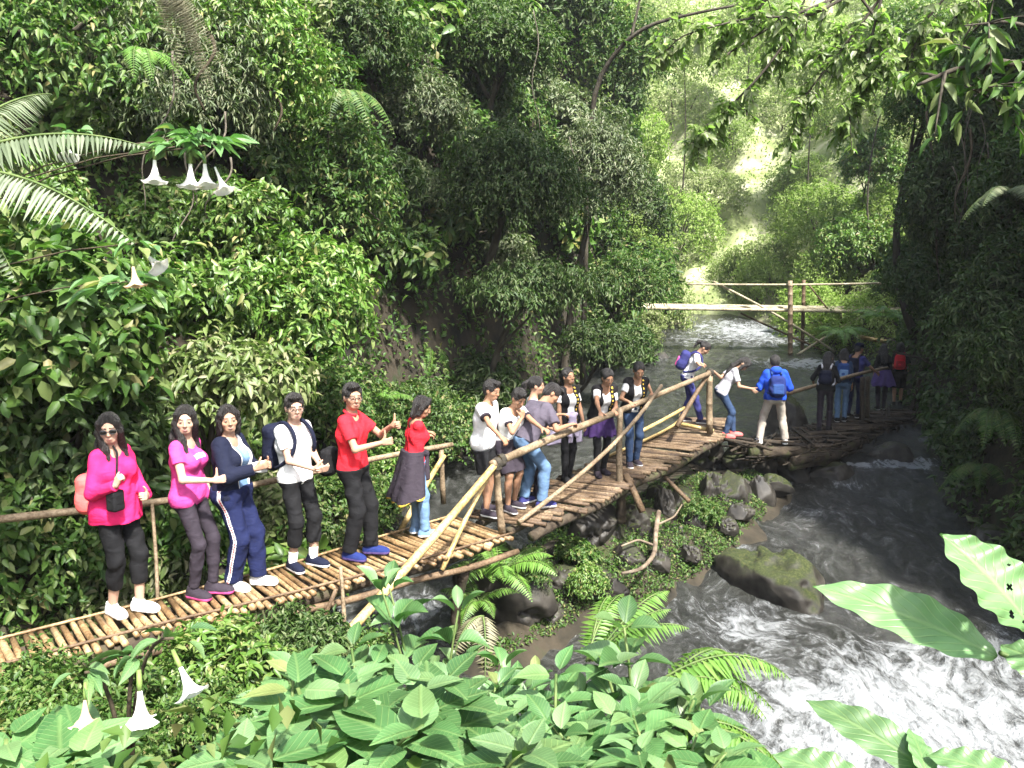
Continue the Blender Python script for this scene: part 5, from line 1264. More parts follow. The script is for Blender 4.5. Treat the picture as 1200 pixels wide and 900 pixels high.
def torso(rg, o=0., bust=True, belly=0.):
    s, t, f = rg.s, rg.t, rg.fat; L = []
    hipw = (.078 if rg.fem else .066) * f; r0 = (.100 if rg.fem else .098) * f
    L.append((cap(rg.P + rg.Rp @ v3(-hipw, -.005, -.01) * s, rg.P + rg.Rp @ v3(hipw, -.005, -.01) * s, r0 * s + o, r0 * s + o), .0))
    L.append((cap(t(-.055 * f, 0, .14), t(.055 * f, 0, .14), (.085 * f + belly) * s + o, (.085 * f + belly) * s + o), .09))
    cw = (.068 if rg.fem else .085) * f; cr = (.090 if rg.fem else .100) * f
    L.append((cap(t(-cw, 0, .30), t(cw, 0, .30), cr * s + o, cr * s + o), .09))
    w = (.092 if rg.fem else .118)
    L.append((cap(t(-w, -.012, .428), t(w, -.012, .428), .047 * s + o, .047 * s + o), .07))
    if rg.fem and bust:
        for x in (-.062, .062): L.append((ell(t(x, .082 * f, .30), v3(.06, .052, .06) * s * f + o, rg.T), .04))
    return L
def hand_prims(w, d, n, right, curl, thumb=None, s=1., spread=.16):
    """palm, four bent fingers of unequal length and a thumb: w wrist, d pointing direction, n palm normal"""
    d, n = nrm(d), np.asarray(n, float); n = nrm(n - d * (n @ d)); sd = np.cross(d, n) * (1 if right else -1)    # sd: towards the thumb
    L = []
    for q in (-.024, -.008, .008, .024): L.append((cap(w + (d * .015 + sd * q * .7) * s, w + (d * .082 + sd * q) * s, .0145 * s, .0125 * s), .012))
    for i, (q, ln) in enumerate(((.028, .068), (.0095, .076), (-.0095, .071), (-.028, .056))):
        p = w + (d * .085 + sd * q) * s; a = 0; dd = nrm(d + sd * q * spread * 16 * .3)
        for k, (fr, r0, r1) in enumerate(((.45, .0098, .0090), (.31, .0090, .0084), (.24, .0084, .0070))):
            a += curl * (.8 if k == 0 else 1.0); e = dd * math.cos(a) + n * math.sin(a); b = p + e * ln * fr * s; L.append((cap(p, b, r0 * s, r1 * s), .003 if k else .006)); p = b
    b0 = w + (d * .022 + sd * .022) * s; td = nrm(thumb) if thumb is not None else nrm(d * .75 + sd * .75 + n * .25)
    b1 = b0 + (sd * .55 + d * .55 + td * .5) * .030 * s; b2 = b1 + td * .030 * s; b3 = b2 + nrm(td + n * (.25 if thumb is None else 0)) * .026 * s
    L += [(cap(b0, b1, .0145 * s, .0125 * s), .010), (cap(b1, b2, .0120 * s, .0105 * s), .005), (cap(b2, b3, .0105 * s, .0085 * s), .003)]
    return L
def head_prims(rg, long=False):
    s, M, c = rg.s * 1.0, rg.Hd, rg.hc; h = lambda x, y, z: c + M @ (v3(x, y, z) * s)
    L = [(ell(h(0, -.012, .030), v3(.074, .094, .088) * s, M), 0), (ell(h(0, .022, -.030), v3(.058 if rg.fem else .061, .066, .076) * s, M), .03), (cap(h(-.016, .052, -.084), h(.016, .052, -.084), (.019 if rg.fem else .022) * s, (.019 if rg.fem else .022) * s), .035),
         (cap(h(-.03, .068, .022), h(.03, .068, .022), .016 * s, .016 * s), .02), (ell(h(-.040, .052, -.028), v3(.022, .024, .020) * s, M), .02), (ell(h(.040, .052, -.028), v3(.022, .024, .020) * s, M), .02)]
    f = Field()
    for g, k in L: f.add(g, k)
    for x in (-.031, .031): f = _w(carve(f, ell(h(x, .098, .000), v3(.019, .0135, .010) * s, M), .012))
    for x in (-.031, .031): f.add(ell(h(x, .074, -.001), v3(.0155, .012, .0095) * s, M), .004)
    f.add(cap(h(0, .090, .006), h(0, .102, -.030), .0075 * s, .0105 * s), .014); f.add(cap(h(-.010, .093, -.034), h(.010, .093, -.034), .0075 * s, .0075 * s), .008)
    f.add(ell(h(0, .081, -.061), v3(.022, .012, .0060) * s, M), .009); f.add(ell(h(0, .080, -.070), v3(.018, .011, .0065) * s, M), .008)
    for x in (-1, 1): f.add(ell(h(x * .076, -.008, -.008), v3(.011, .021, .032) * s, M), .008)
    f.add(cap(rg.neck - rg.T @ v3(0, .0, .05) * s, h(0, -.018, -.03), .054 * s, .050 * s), .03)
    return f, h
class _W(Field):
    def __init__(s, g): s.L = [(g, 0)]
def _w(g): return _W(g)

def folds(amp, seed=0, fr=1.):
    def e(d, p):
        q = p * fr
        m = .45 + .9 * np.clip(np.sin(q[:, 0] * 9 + q[:, 2] * 7 + seed), 0, 1)
        return d + amp * m * (np.sin(q[:, 2] * 34 + 5 * np.sin(q[:, 0] * 11 + seed) + q[:, 0] * 22 + q[:, 1] * 14) * .6 + np.sin(q[:, 0] * 37 - q[:, 1] * 29 + q[:, 2] * 19 + 3 * np.sin(q[:, 2] * 9) + seed * 2) * .4)
    return e

def build_person(label, p, yaw, rg, skin='mid', h=.008, hair='short', top='white', sleeve=.55, hem=-.02, loose=.011, bottom='black', leg=1.0, legloose=.012, shoe='white', shoe_sole='sole', barefoot=False,
                 socks=None, eyes=True, glasses=None, neckc=.062, vest=None, waist=None, skirt=None, hood=None, smile=False, paint_top=None, paint_leg=None, top_mats=None, leg_mats=None, cuff=None, cap_hat=None, seed=0, open_jacket=None, flare=0., hairlen=.3, collar=False, mouth=True, band=None):
    s = rg.s; root = thing('person', label, 'person', p, yaw)
    sm = skin_mat(skin, SKIN[skin]); P = lambda L, f: [f.add(g, k) for g, k in L]
    # body: one continuous surface with head, hands and legs
    f, hd = head_prims(rg)
    for i, (g, k) in enumerate(torso(rg, 0., bust=False)): f.add(g, k if i else .03)
    for i in (0, 1):
        S, E, W = rg.S[i], rg.elb[i], rg.wri[i]
        f.add(cap(S, E, .039 * s * rg.fat ** .7, .031 * s * rg.fat ** .7), .04); f.add(cap(E, W, .032 * s * rg.fat ** .7, .021 * s), .015)
        hs = rg.hands[i] or {}; d = rg.Rp @ np.array(hs['d'], float) if 'd' in hs else W - E; n = rg.Rp @ np.array(hs.get('n', (1 if i == 0 else -1, .2, 0)), float)
        th = rg.Rp @ np.array(hs['thumb'], float) if hs.get('thumb') is not None else None
        P(hand_prims(W - nrm(d) * .005, d, n, i == 1, hs.get('curl', .35), th, s * (.90 if rg.fem else .97)), f)
        Hh, K, A = rg.hip[i], rg.knee[i], rg.ank[i]
        f.add(cap(Hh, K, .072 * s * rg.fat ** .8, .049 * s * rg.fat ** .6), .05); f.add(cap(K, A, .050 * s * rg.fat ** .6, .034 * s), .03)
        calf = K + (A - K) * .3 - rg.foot[i] * .018 * s; f.add(cap(calf, K + (A - K) * .5 - rg.foot[i] * .008, .043 * s, .036 * s), .03)
        fd = rg.foot[i]; f.add(cap(A * [1, 1, 0] - fd * .035 * s + v3(0, 0, .036), A * [1, 1, 0] + fd * .125 * s + v3(0, 0, .026), .034 * s, .026 * s), .03)
    lipc = [(rg.Hd.T @ (q - rg.hc)) for q in [rg.hc]]
    def paint_body(c):
        q = (c - rg.hc) @ rg.Hd / s
        mi = np.zeros(len(c), int)
        if mouth:
            zz = q[:, 2] + .0675 - 14 * q[:, 0] ** 2; lip = (np.abs(q[:, 0]) < .024) & (np.abs(zz) < .0095 - .27 * np.abs(q[:, 0])) & (q[:, 1] > .075); mi[lip] = 1
        ax = np.abs(np.abs(q[:, 0]) - .032); br = (ax < .021) & (np.abs(q[:, 2] - .0245 + .10 * ax) < .0036) & (q[:, 1] > .05); mi[br] = 2
        return mi
    body = field_obj('body', f, h, [sm, M_lip, M_hair], root, paint_body)
    if eyes:
        for x in (-.031, .031):
            mb = MB(); mb.ell(hd(x, .0825, -.001), v3(.0125, .006, .0044) * s, rg.Hd, 10, 7); e = mb.build('eye', M_scl, root)
            mb = MB(); mb.ell(hd(x, .0862, -.001), v3(.0095, .0035, .0050) * s, rg.Hd, 8, 6); mb.build('iris', M_eye, e)
    if smile:
        mb = MB(); mb.ell(hd(0, .0895, -.0655), v3(.0125, .0032, .0026) * s, rg.Hd, 12, 6); mb.build('teeth', M_teeth, root)
    # hair
    hf = Field(); hf.add(ell(hd(0, -.017, .038), v3(.086, .105, .098) * s, rg.Hd), 0)
    if hair == 'short': hf.add(ell(hd(0, -.05, -.01), v3(.074, .062, .075) * s, rg.Hd), .02); hf.add(ell(hd(.01, .055, .105), v3(.055, .045, .030) * s, rg.Hd), .02)
    face = ell(hd(0, .125, -.030), v3(.068 if hair != 'short' else .074, .108, .108 if hair == 'short' else .112) * s, rg.Hd)
    hf = _w(carve(hf, face, .006)); hf = _w(carve(hf, ell(hd(0, .02, -.155), v3(.1, .09, .095) * s, rg.Hd), .01))
    if hair in ('short',):
        for x in (-1, 1): hf = _w(carve(hf, ell(hd(x * .088, .012, -.028), v3(.026, .034, .045) * s, rg.Hd), .004))
    if hair == 'long':
        bk = rg.T @ v3(0, -1, 0)
        nk = rg.neck + bk * .065 * s; lo = nk + (rg.T @ v3(0, -.035, -hairlen)) * s
        for x in (-.045, 0, .045): hf.add(cap(hd(x * 1.1, -.075, -.02), nk + rg.T @ v3(x, 0, 0), .045 * s, .04 * s), .03); hf.add(cap(nk + rg.T @ v3(x, 0, 0), lo + rg.T @ v3(x * 1.1, 0, 0), .038 * s, .018 * s), .02)
        for x in (-1, 1):
            z0, z1, z2 = hd(x * .018, .045, .112), hd(x * .062, .056, .062), hd(x * .078, .034, -.02)
            hf.add(cap(z0, z1, .024 * s, .022 * s), .02); hf.add(cap(z1, z2, .022 * s, .022 * s), .02)
            a = z2; b = rg.neck + rg.T @ v3(x * .085, .035, -.02) * s; c = rg.neck + rg.T @ v3(x * .088, .092, -.62 * hairlen) * s
            hf.add(cap(a, b, .026 * s, .030 * s), .02); hf.add(cap(b, c, .030 * s, .012 * s), .02)
    if hair == 'bob':
        for x in (-.055, 0, .055): hf.add(cap(hd(x, -.06, .0), hd(x * 1.15, -.06, -.115), .045 * s, .038 * s), .03)
        for x in (-1, 1):
            hf.add(cap(hd(x * .02, .050, .108), hd(x * .066, .048, .055), .024 * s, .022 * s), .02); hf.add(cap(hd(x * .066, .048, .055), hd(x * .077, .020, -.01), .022 * s, .022 * s), .02)
            hf.add(cap(hd(x * .077, .020, -.01), hd(x * .074, .005, -.09), .024 * s, .022 * s), .02)
    if hair == 'tail':
        a = hd(0, -.115, .055); b = hd(0, -.165, .0); c = hd(0, -.15, -.16)
        hf.add(cap(a, b, .022 * s, .036 * s), .01); hf.add(cap(b, c, .036 * s, .012 * s), .02)
    def strands(d, q):
        u = (q - rg.hc) @ rg.Hd; an = np.arctan2(u[:, 0], -u[:, 1] + .02)
        am = 1.7 if hair == 'short' else 1.0
        return d + am * .0035 * np.sin(an * 26 + 5 * np.sin(u[:, 2] * 16 + seed)) + .002 * np.sin(an * 57 + u[:, 2] * 40)
    field_obj('hair', hf, h, M_hair, root, extra=strands)
    if glasses:
        mb = MB(); lens = MB()
        for x in (-.034, .034):
            an = np.linspace(0, 2 * PI, 17); mb.tube([hd(x + .026 * math.cos(a), .103 - .25 * abs(x + .026 * math.cos(a)) ** 1.2, -.002 + .019 * math.sin(a)) for a in an], .0028 * s, 5)
            lens.ell(hd(x, .097, -.002), v3(.026, .004, .019) * s, rg.Hd, 14, 7)
            mb.tube([hd(math.copysign(.06, x), .092, .004), hd(math.copysign(.08, x), .03, .004), hd(math.copysign(.08, x), -.03, -.004)], .0028 * s, 5)
        mb.tube([hd(-.01, .104, .002), hd(.01, .104, .002)], .0028 * s, 5)
        g = mb.build('glasses', M_rim, root)
        if glasses == 'dark': lens.build('lens', M_glass, g)
    # top
    if top:
        tf = Field(); tors = torso(rg, loose * s); tors[0] = torso(rg, loose * s + .005)[0]
        for g, k in tors: tf.add(g, k)
        if flare: tf.add(cap(rg.t(0, 0, .12), rg.P + rg.Rp @ v3(0, 0, hem) * s, .11 * s * rg.fat + loose, (.15 + flare) * s * rg.fat), .06)
        hp = rg.P + rg.Rp @ v3(0, 0, hem) * s; tf = _w(plane_cut(tf, hp, rg.t(0, 0, .3) - rg.t(0, 0, 0)))
        for i in (0, 1):
            S, E, W = rg.S[i], rg.elb[i], rg.wri[i]; ra = .042 * s * rg.fat ** .7 + loose
            if sleeve <= 1:
                e = S + (E - S) * sleeve; tf.add(plane_cut(cap(S, S + (E - S) * (sleeve + .1), ra, ra * .98), e, S - E), .03)
            else:
                tf.add(cap(S, E, ra * .98, ra * .88), .03); k = min(1.05, sleeve - 1); e = E + (W - E) * k; tf.add(plane_cut(cap(E, E + (W - E) * (k + .1), ra * .88, ra * .72), e, E - W), .03)
        tf = _w(carve(tf, ell(rg.t(0, .03, .535), v3(neckc, neckc + .014, .062) * s, rg.T), .008))
        tm = [C(top)] + [C(m) for m in (top_mats or [])]
        if band and not paint_top:
            tm.append(C(band))
            def paint_top(q, c):
                m = np.zeros(len(c), int)
                for i in (0, 1):
                    S, E = rg.S[i], rg.elb[i]; ba = E - S; t = ((c - S) @ ba) / (ba @ ba); m[(t > sleeve - .10) & (np.linalg.norm(c - S - t[:, None] * ba, axis=1) < .085)] = 1
                return m
        def pt(c): return paint_top((c - rg.P) @ rg.T / s, c)
        tfo = field_obj('shirt', tf, h, tm, root, pt if paint_top else None, folds(.0055, seed))
        if collar:
            mb = MB(); an = np.linspace(.5, 2 * PI - .5, 20) + PI / 2
            mb.tube([rg.t(.066 * math.cos(a), .0 + .066 * math.sin(a), .492 - .02 * math.sin(a)) for a in an], .014 * s, 6); mb.build('collar', C(collar), tfo)
    # trousers
    lf = Field()
    for g, k in torso(rg, legloose * s)[:1]: lf.add(g, k)
    lf.add(cap(rg.P + rg.Rp @ v3(-.06, 0, .05) * s, rg.P + rg.Rp @ v3(.06, 0, .05) * s, .098 * rg.fat * s + legloose, .098 * rg.fat * s + legloose), .05); lf = _w(plane_cut(lf, rg.P + v3(0, 0, .06 * s), (0, 0, -1)))
    ztop = (min(.05, hem + .035) if top and not (vest or open_jacket) and abs(rg.T[1, 2]) < .3 else .05) * s
    for i in (0, 1):
        Hh, K, A = rg.hip[i], rg.knee[i], rg.ank[i]; r0, r1, r2 = .076 * s * rg.fat ** .8 + legloose * .6, .051 * s * rg.fat ** .6 + legloose * .9, .039 * s + legloose * 1.2
        if leg <= .5: e = Hh + (K - Hh) * leg * 2; lf.add(plane_cut(cap(Hh, K, r0, r1 + .02), e, Hh - K), .04)
        else:
            lf.add(cap(Hh, K, r0, r1), .04); k = (leg - .5) * 2; e = K + (A - K) * k; lf.add(plane_cut(cap(K, K + (A - K) * (k + .08), r1, r2), e, K - A), .03)
            cf = K + (A - K) * .28 - rg.foot[i] * .012 * s
            if k > .5: lf.add(cap(cf, K + (A - K) * .5, r1 * .92, r1 * .84), .03)
    lf = _w(plane_cut(lf, rg.P + v3(0, 0, ztop), (0, 0, -1)))
    lm = [C(bottom)] + [C(m) for m in (leg_mats or [])]
    def pl_(c): return paint_leg(c, rg)
    field_obj('trousers' if leg > .5 else 'shorts', lf, h, lm, root, pl_ if paint_leg else None, folds(.006 if legloose > .008 else .003, seed + 3))
    if skirt:
        col, ln, fl = skirt; q = Field(); P0 = rg.P + rg.Rp @ v3(0, 0, .05) * s; P1 = rg.P + rg.Rp @ v3(0, 0, -ln) * s
        for x in (-.05, .05): q.add(cap(P0 + rg.Rp @ v3(x, 0, 0) * s, P1 + rg.Rp @ v3(x * 1.6, 0, 0) * s, .118 * s * rg.fat, fl * s), .05)
        q = _w(plane_cut(q, P1, (0, 0, 1))); q = _w(plane_cut(q, P0, (0, 0, -1)))
        def pleat(d, pp): an = np.arctan2(pp[:, 0] - rg.P[0], pp[:, 1] - rg.P[1]); return d + .012 * np.sin(an * 11 + seed) * np.clip((rg.P[2] + .05 - pp[:, 2]) / ln, 0, 1)
        field_obj('skirt', q, h, C(col), root, extra=pleat)
    if waist:                                                   # jacket tied by its sleeves round the waist
        col, trim, ln, fl = waist; q = Field(); P0 = rg.P + rg.Rp @ v3(0, -.01, .10) * s; P1 = rg.P + rg.Rp @ v3(0, -.07, -ln) * s
        for x in (-.07, 0, .07): q.add(cap(P0 + rg.Rp @ v3(x, 0, 0) * s, P1 + rg.Rp @ v3(x * 2.3, -.02, -.05 * abs(x) / .07) * s, .115 * s * rg.fat, fl * s), .05)
        front = rbox(rg.P + rg.Rp @ v3(0, .34, -.25) * s, v3(.10, .26, .30) * s, .04, rg.Rp)
        q = _w(carve(q, front, .02)); q = _w(plane_cut(q, P1, rg.Rp @ v3(0, -.25, 1))); q = _w(plane_cut(q, P0 + v3(0, 0, .03), (0, 0, -1)))
        for x in (-1, 1): q.add(cap(rg.P + rg.Rp @ v3(x * .10, .07, .10) * s, rg.P + rg.Rp @ v3(x * .02, .15, .08) * s, .035 * s, .035 * s), .02); q.add(cap(rg.P + rg.Rp @ v3(x * .02, .15, .08) * s, rg.P + rg.Rp @ v3(x * .06, .15, -.2) * s, .034 * s, .04 * s), .02)
        def pw_(c): k = (c - P1) @ nrm(rg.Rp @ v3(0, -.25, 1)); return (k < .013).astype(int)
        def pleat2(d, pp): an = np.arctan2(pp[:, 0] - rg.P[0], pp[:, 1] - rg.P[1]); return d + .012 * np.sin(an * 9 + seed + pp[:, 2] * 8) * np.clip((rg.P[2] + .1 - pp[:, 2]) / ln, 0, 1)
        field_obj('tied_jacket', q, h, [C(col), C(trim or col)], root, pw_ if trim else None, pleat2)
    if vest or open_jacket:
        col, trim = vest or open_jacket; vf = Field(); lo_ = loose + (.014 if vest else .016)
        for g, k in torso(rg, lo_ * s): vf.add(g, k)
        for i in (0, 1):
            S, E, W = rg.S[i], rg.elb[i], rg.wri[i]; ra = .046 * s * rg.fat ** .7 + lo_
            if vest: vf.add(plane_cut(cap(S, E, ra, ra), S + (E - S) * .16, S - E), .03)
            else: vf.add(cap(S, E, ra, ra * .9), .03); vf.add(plane_cut(cap(E, W, ra * .9, ra * .7), E + (W - E) * .92, E - W), .03)
        vf = _w(plane_cut(vf, rg.P + rg.Rp @ v3(0, 0, -.04) * s, rg.t(0, 0, .3) - rg.t(0, 0, 0)))
        gapw = .058 if vest else .075
        vf = _w(carve(vf, rbox(rg.t(0, .20, .24), v3(gapw, .16, .40) * s, .02, rg.T), .006)); vf = _w(carve(vf, ell(rg.t(0, .03, .54), v3(.078, .09, .075) * s, rg.T), .008))
        def pv(c):
            q = (c - rg.P) @ rg.T / s; fr = q[:, 1] > .03; z = q[:, 2]
            return (fr & (np.abs(q[:, 0] + gapw + .026) < .011) & (np.sin(z * 120) > .1)).astype(int) if vest else (fr & (np.abs(np.abs(q[:, 0]) - gapw) < .012)).astype(int)
        field_obj('vest' if vest else 'jacket', vf, h, [C(col), C(trim)], root, pv, folds(.003, seed + 5))
    if hood:
        q = Field(); q.add(ell(rg.t(0, -.085, .49), v3(.105, .07, .075) * s, rg.T), 0); q.add(cap(rg.t(-.08, .02, .485), rg.t(.08, .02, .485), .03 * s, .03 * s), .05); q = _w(carve(q, ell(rg.t(0, -.0, .58), v3(.075, .085, .09) * s, rg.T), .01)); field_obj('hood', q, h, C(hood), root)
    if cap_hat:
        q = Field(); q.add(ell(hd(0, -.014, .055), v3(.094, .108, .085) * s, rg.Hd), 0); q = _w(plane_cut(q, hd(0, 0, .045), rg.Hd @ v3(0, 0, 1))); q.add(ell(hd(0, .12, .05), v3(.065, .07, .010) * s, rg.Hd), .01); field_obj('cap', q, h, C(cap_hat), root)
    # socks and shoes
    for i in (0, 1):
        fd, A = rg.foot[i], rg.ank[i]; sd = np.cross(fd, v3(0, 0, 1)); M = np.stack([sd, fd, v3(0, 0, 1)], 1); a0 = A * [1, 1, 0]
        if socks: field_obj('sock', _w(plane_cut(cap(A - v3(0, 0, .02), A + (rg.knee[i] - A) * .30, .042 * s, .045 * s), A + (rg.knee[i] - A) * .24, A - rg.knee[i])), h, C(socks), root)
        if barefoot: continue
        q = Field(); z = lambda x, y, zz: a0 + M @ (v3(x, y, zz) * s)
        q.add(ell(z(0, .095, .030), v3(.047, .090, .040) * s, M), 0); q.add(ell(z(0, -.028, .040), v3(.040, .055, .050) * s, M), .04); q.add(cap(z(0, .02, .045), z(0, .10, .035), .040 * s, .036 * s), .03)
        q.add(cap(z(0, -.02, .05), z(0, -.012, .092), .044 * s, .044 * s), .02)
        q.add(cap(z(0, -.035, .016), z(0, .135, .016), .046 * s, .048 * s), .012)
        q = _w(plane_cut(q, v3(0, 0, .002), (0, 0, 1))); q = _w(plane_cut(q, v3(0, 0, .108 * s), (0, 0, -1)))
        def ps(c): return (c[:, 2] < .026 * s).astype(int)
        field_obj('shoe', q, h, [C(shoe), C(shoe_sole)], root, ps)
    return root

def worn_bag(label, root, rg, col, trim, size=(.145, .085, .21), z=.24, back=.19, cat='backpack', pocket=True, straps=True, name='backpack', h=.010, soft=.07, x=0., strap=None):
    """a bag of its own, resting on the wearer's back"""
    s = rg.s; bag = thing(name, label, cat, root.location, root.rotation_euler.z); c = rg.t(x, -back, z); f = Field(); f.add(rbox(c, v3(*size) * s, soft * s, rg.T), 0); f.add(ell(rg.t(x, -back - .01, z - size[2] * .35), v3(size[0] * 1.02, size[1] * 1.15, size[2] * .6) * s, rg.T), .05)
    field_obj('pack', f, h, C(col), bag, extra=folds(.004, 2))
    if pocket: g = Field(); g.add(rbox(rg.t(x, -back - size[1] * .95, z - size[2] * .30), v3(size[0] * .72, .03, size[2] * .5) * s, .028 * s, rg.T), 0); field_obj('front_pocket', g, h, C(trim), bag)
    if straps:
        for sg in (-1, 1):
            mb = MB(); o = .030
            pts = [rg.t(sg * .075, -.125, .40), rg.t(sg * .088, -.075, .485), rg.t(sg * .095, -.01, .503), rg.t(sg * .098, .075, .455), rg.t(sg * .104, .135, .36), rg.t(sg * .128, .115, .24), rg.t(sg * .158, .02, .14), rg.t(sg * .135, -.11, .08)]
            P_ = np.array(pts); t = np.linspace(0, 1, len(P_)); q = np.linspace(0, 1, 28); Cc = np.stack([np.interp(q, t, P_[:, k]) for k in range(3)], -1)
            for _ in range(3): Cc[1:-1] = (Cc[:-2] + 2 * Cc[1:-1] + Cc[2:]) / 4
            ctr = rg.t(0, 0, .3); Cc = Cc + unit(Cc - ctr) * .012
            mb.tube(Cc, .019 * s, 8); mb.build('strap', C(strap or trim), bag)
    return bag
# ------------------------------------------------------------------ the people on the bridges
PPL = {}
def stand(n, px, py, z, th, **kw):
    """place a figure with its feet at a deck point, th = heading (0 faces right along x, 90 faces away)"""
    p = onz(px, py, z); yaw = R(th - 90)
    rk = {k: kw.pop(k) for k in ('H', 'lean', 'side', 'twist', 'head', 'pelvis', 'turn', 'feet', 'hands', 'fat', 'fem', 'sh', 'elbows') if k in kw}
    hs = rk.get('hands')
    if hs:
        for h in hs:
            if h and 'w' in h:                                   # a hand that rests on a rail: world point to the figure's own frame
                q = rotz(-yaw) @ (np.array(h['w'], float) - np.array(p)); h['p'] = q; h['abs'] = True
            if h and h.get('grip'): h.setdefault('curl', 1.05); 
    rg = Rig(**rk); lab = kw.pop('label')
    root = build_person(lab, p, yaw, rg, seed=n, **kw); PPL[n] = (root, rg); return root, rg
UP = dict(thumb=(0, 0, 1), n=(-1, .1, 0), d=(-.25, 1, .15), curl=1.45)
UPL = dict(thumb=(0, 0, 1), n=(1, .1, 0), d=(.25, 1, .15), curl=1.45)
def grip(w, d=(0, 1, -.15), n=(0, .1, -1)): return dict(w=tuple(np.array(w) + [0, 0, .055]), d=d, n=n, curl=.75)
FE = ((-.07, -.05, 8), (.07, .07, 10)); ST = ((-.11, 0, 10), (.11, .02, 10))

stand(1, 146, 717, 0, -22, label='woman in long pink sleeves and sunglasses giving a thumbs up, first at the left', H=1.70, fat=1.13, fem=True, head=(48, -3, 3), lean=0, pelvis=(0, -.02, -.01), feet=((-.08, .09, 8), (.07, -.05, 14)),
      hands=[dict(p=(-.10, .24, .98), n=(1, 0, .2), d=(.7, .6, .2), curl=.8), dict(p=(.20, .25, 1.14), thumb=(-.5, .2, .9), n=(-1, .3, 0), d=(-.1, .5, 1), curl=1.3)], elbows=[None, (.35, -.2, -1)], skin='fair', h=.0065, hair='long', hairlen=.34, top='pink', sleeve=1.96, hem=-.10, flare=.02, loose=.015, bottom='black', leg=.80, legloose=.014, shoe='white', shoe_sole='white', glasses='dark', neckc=.07)
stand(2, 238, 697, 0, -12, label='long haired woman in a magenta T-shirt and dark leggings giving a thumbs up', H=1.71, fat=1.02, fem=True, head=(58, -2, -3), lean=-1, pelvis=(0, -.08, -.02), feet=((-.07, .06, 8), (.07, -.04, 12)),
      hands=[dict(p=(-.22, .06, .86)), dict(p=(.14, .33, 1.06), **UP)], skin='fair', h=.0065, hair='long', hairlen=.36, top='magenta', sleeve=.52, hem=-.07, bottom='charcoal', leg=.98, legloose=.004, shoe='charcoal', shoe_sole='dpink', smile=True,
      top_mats=['offwhite'], paint_top=lambda q, c: ((np.abs(q[:, 0]) < .07) & (np.abs(q[:, 2] - .345) < .018) & (q[:, 1] > .03) & (np.sin(q[:, 0] * 210) > -.4)).astype(int))
def trackleg(c, rg):
    m = np.zeros(len(c), int)
    for i in (0, 1):
        a, k, e = rg.hip[i], rg.knee[i], rg.ank[i]; sx = -1 if i == 0 else 1
        t = np.clip((a[2] - c[:, 2]) / (a[2] - e[2]), 0, 1); cx = np.where(t < .5, a[1] + (k[1] - a[1]) * t * 2, k[1] + (e[1] - k[1]) * (t - .5) * 2)
        xx = np.where(t < .5, a[0] + (k[0] - a[0]) * t * 2, k[0] + (e[0] - k[0]) * (t - .5) * 2)
        out = ((c[:, 0] - xx) * sx > .02); w = np.abs(c[:, 1] - cx); m[out & (w < .016)] = 1; m[out & (w < .005)] = 2
    return m
stand(3, 286, 687, 0, -12, label='person in a navy track jacket over a light blue shirt and striped track trousers', H=1.68, fat=1.05, fem=True, head=(50, 0, 2), lean=-1, pelvis=(0, -.07, -.02), feet=((-.08, .10, 6), (.08, -.06, 10)),
      hands=[dict(p=(-.06, .30, 1.10), d=(.4, .8, .3), n=(.7, -.2, .2), curl=.7), dict(p=(.10, .30, 1.12), d=(-.4, .8, .3), n=(-.7, 0, .3), curl=.8)], skin='mid', h=.0065, hair='bob', top='skyblue', sleeve=.5, open_jacket=('navy', 'offwhite'), bottom='navy2', leg=1.0, legloose=.03, shoe='offwhite', shoe_sole='white', smile=True, leg_mats=['offwhite', 'red'], paint_leg=trackleg)
stand(4, 354, 664, 0, -32, label='boy in a white T-shirt and black calf length trousers with white socks', H=1.70, head=(28, -4, 0), lean=0, pelvis=(0, -.04, -.01), feet=((-.10, .05, 8), (.10, -.02, 14)),
      hands=[dict(p=(-.04, .30, 1.00), d=(.7, .7, 0), n=(.3, -1, 0), curl=.5), dict(p=(.07, .32, 1.0), d=(-.5, .8, 0), n=(-.4, -.6, .3), curl=.5)], skin='fair', h=.0065, hair='short', top='white', sleeve=.62, hem=-.08, loose=.014, bottom='black', leg=.80, legloose=.018, socks='white', shoe='navy', shoe_sole='white', glasses='thin')
stand(5, 421, 652, 0, -12, label='man in a red polo shirt and glasses showing both thumbs', H=1.76, fat=1.04, head=(46, -2, 0), lean=0, pelvis=(0, -.04, -.01), feet=((-.11, .08, 8), (.10, -.06, 12)),
      hands=[dict(p=(-.10, .36, 1.26), **UPL), dict(p=(.12, .34, 1.14), **UP)], skin='mid', h=.0065, hair='short', top='red', sleeve=.66, hem=-.05, loose=.014, bottom='black', leg=1.0, legloose=.024, shoe='royal', shoe_sole='violet', glasses='thin', collar='red')
r6 = at(520, 524, 9.5)
stand(6, 490, 627, 0, 24, label='girl in a red top with a dark jacket tied round her waist, seen from behind', H=1.53, fat=1.0, fem=True, head=(30, -14, 0), lean=6, pelvis=(0, -.04, 0), feet=((-.08, 0, 6), (.08, .05, 8)),
      hands=[grip(r6), grip(np.array(r6) + [-.10, -.16, -.0])], skin='tan', h=.007, hair='bob', top='red', sleeve=.62, hem=-.02, bottom='skyblue', leg=1.0, legloose=.014, shoe='skyblue', shoe_sole='white', waist=('charcoal', 'yellow', .40, .185), mouth=True)
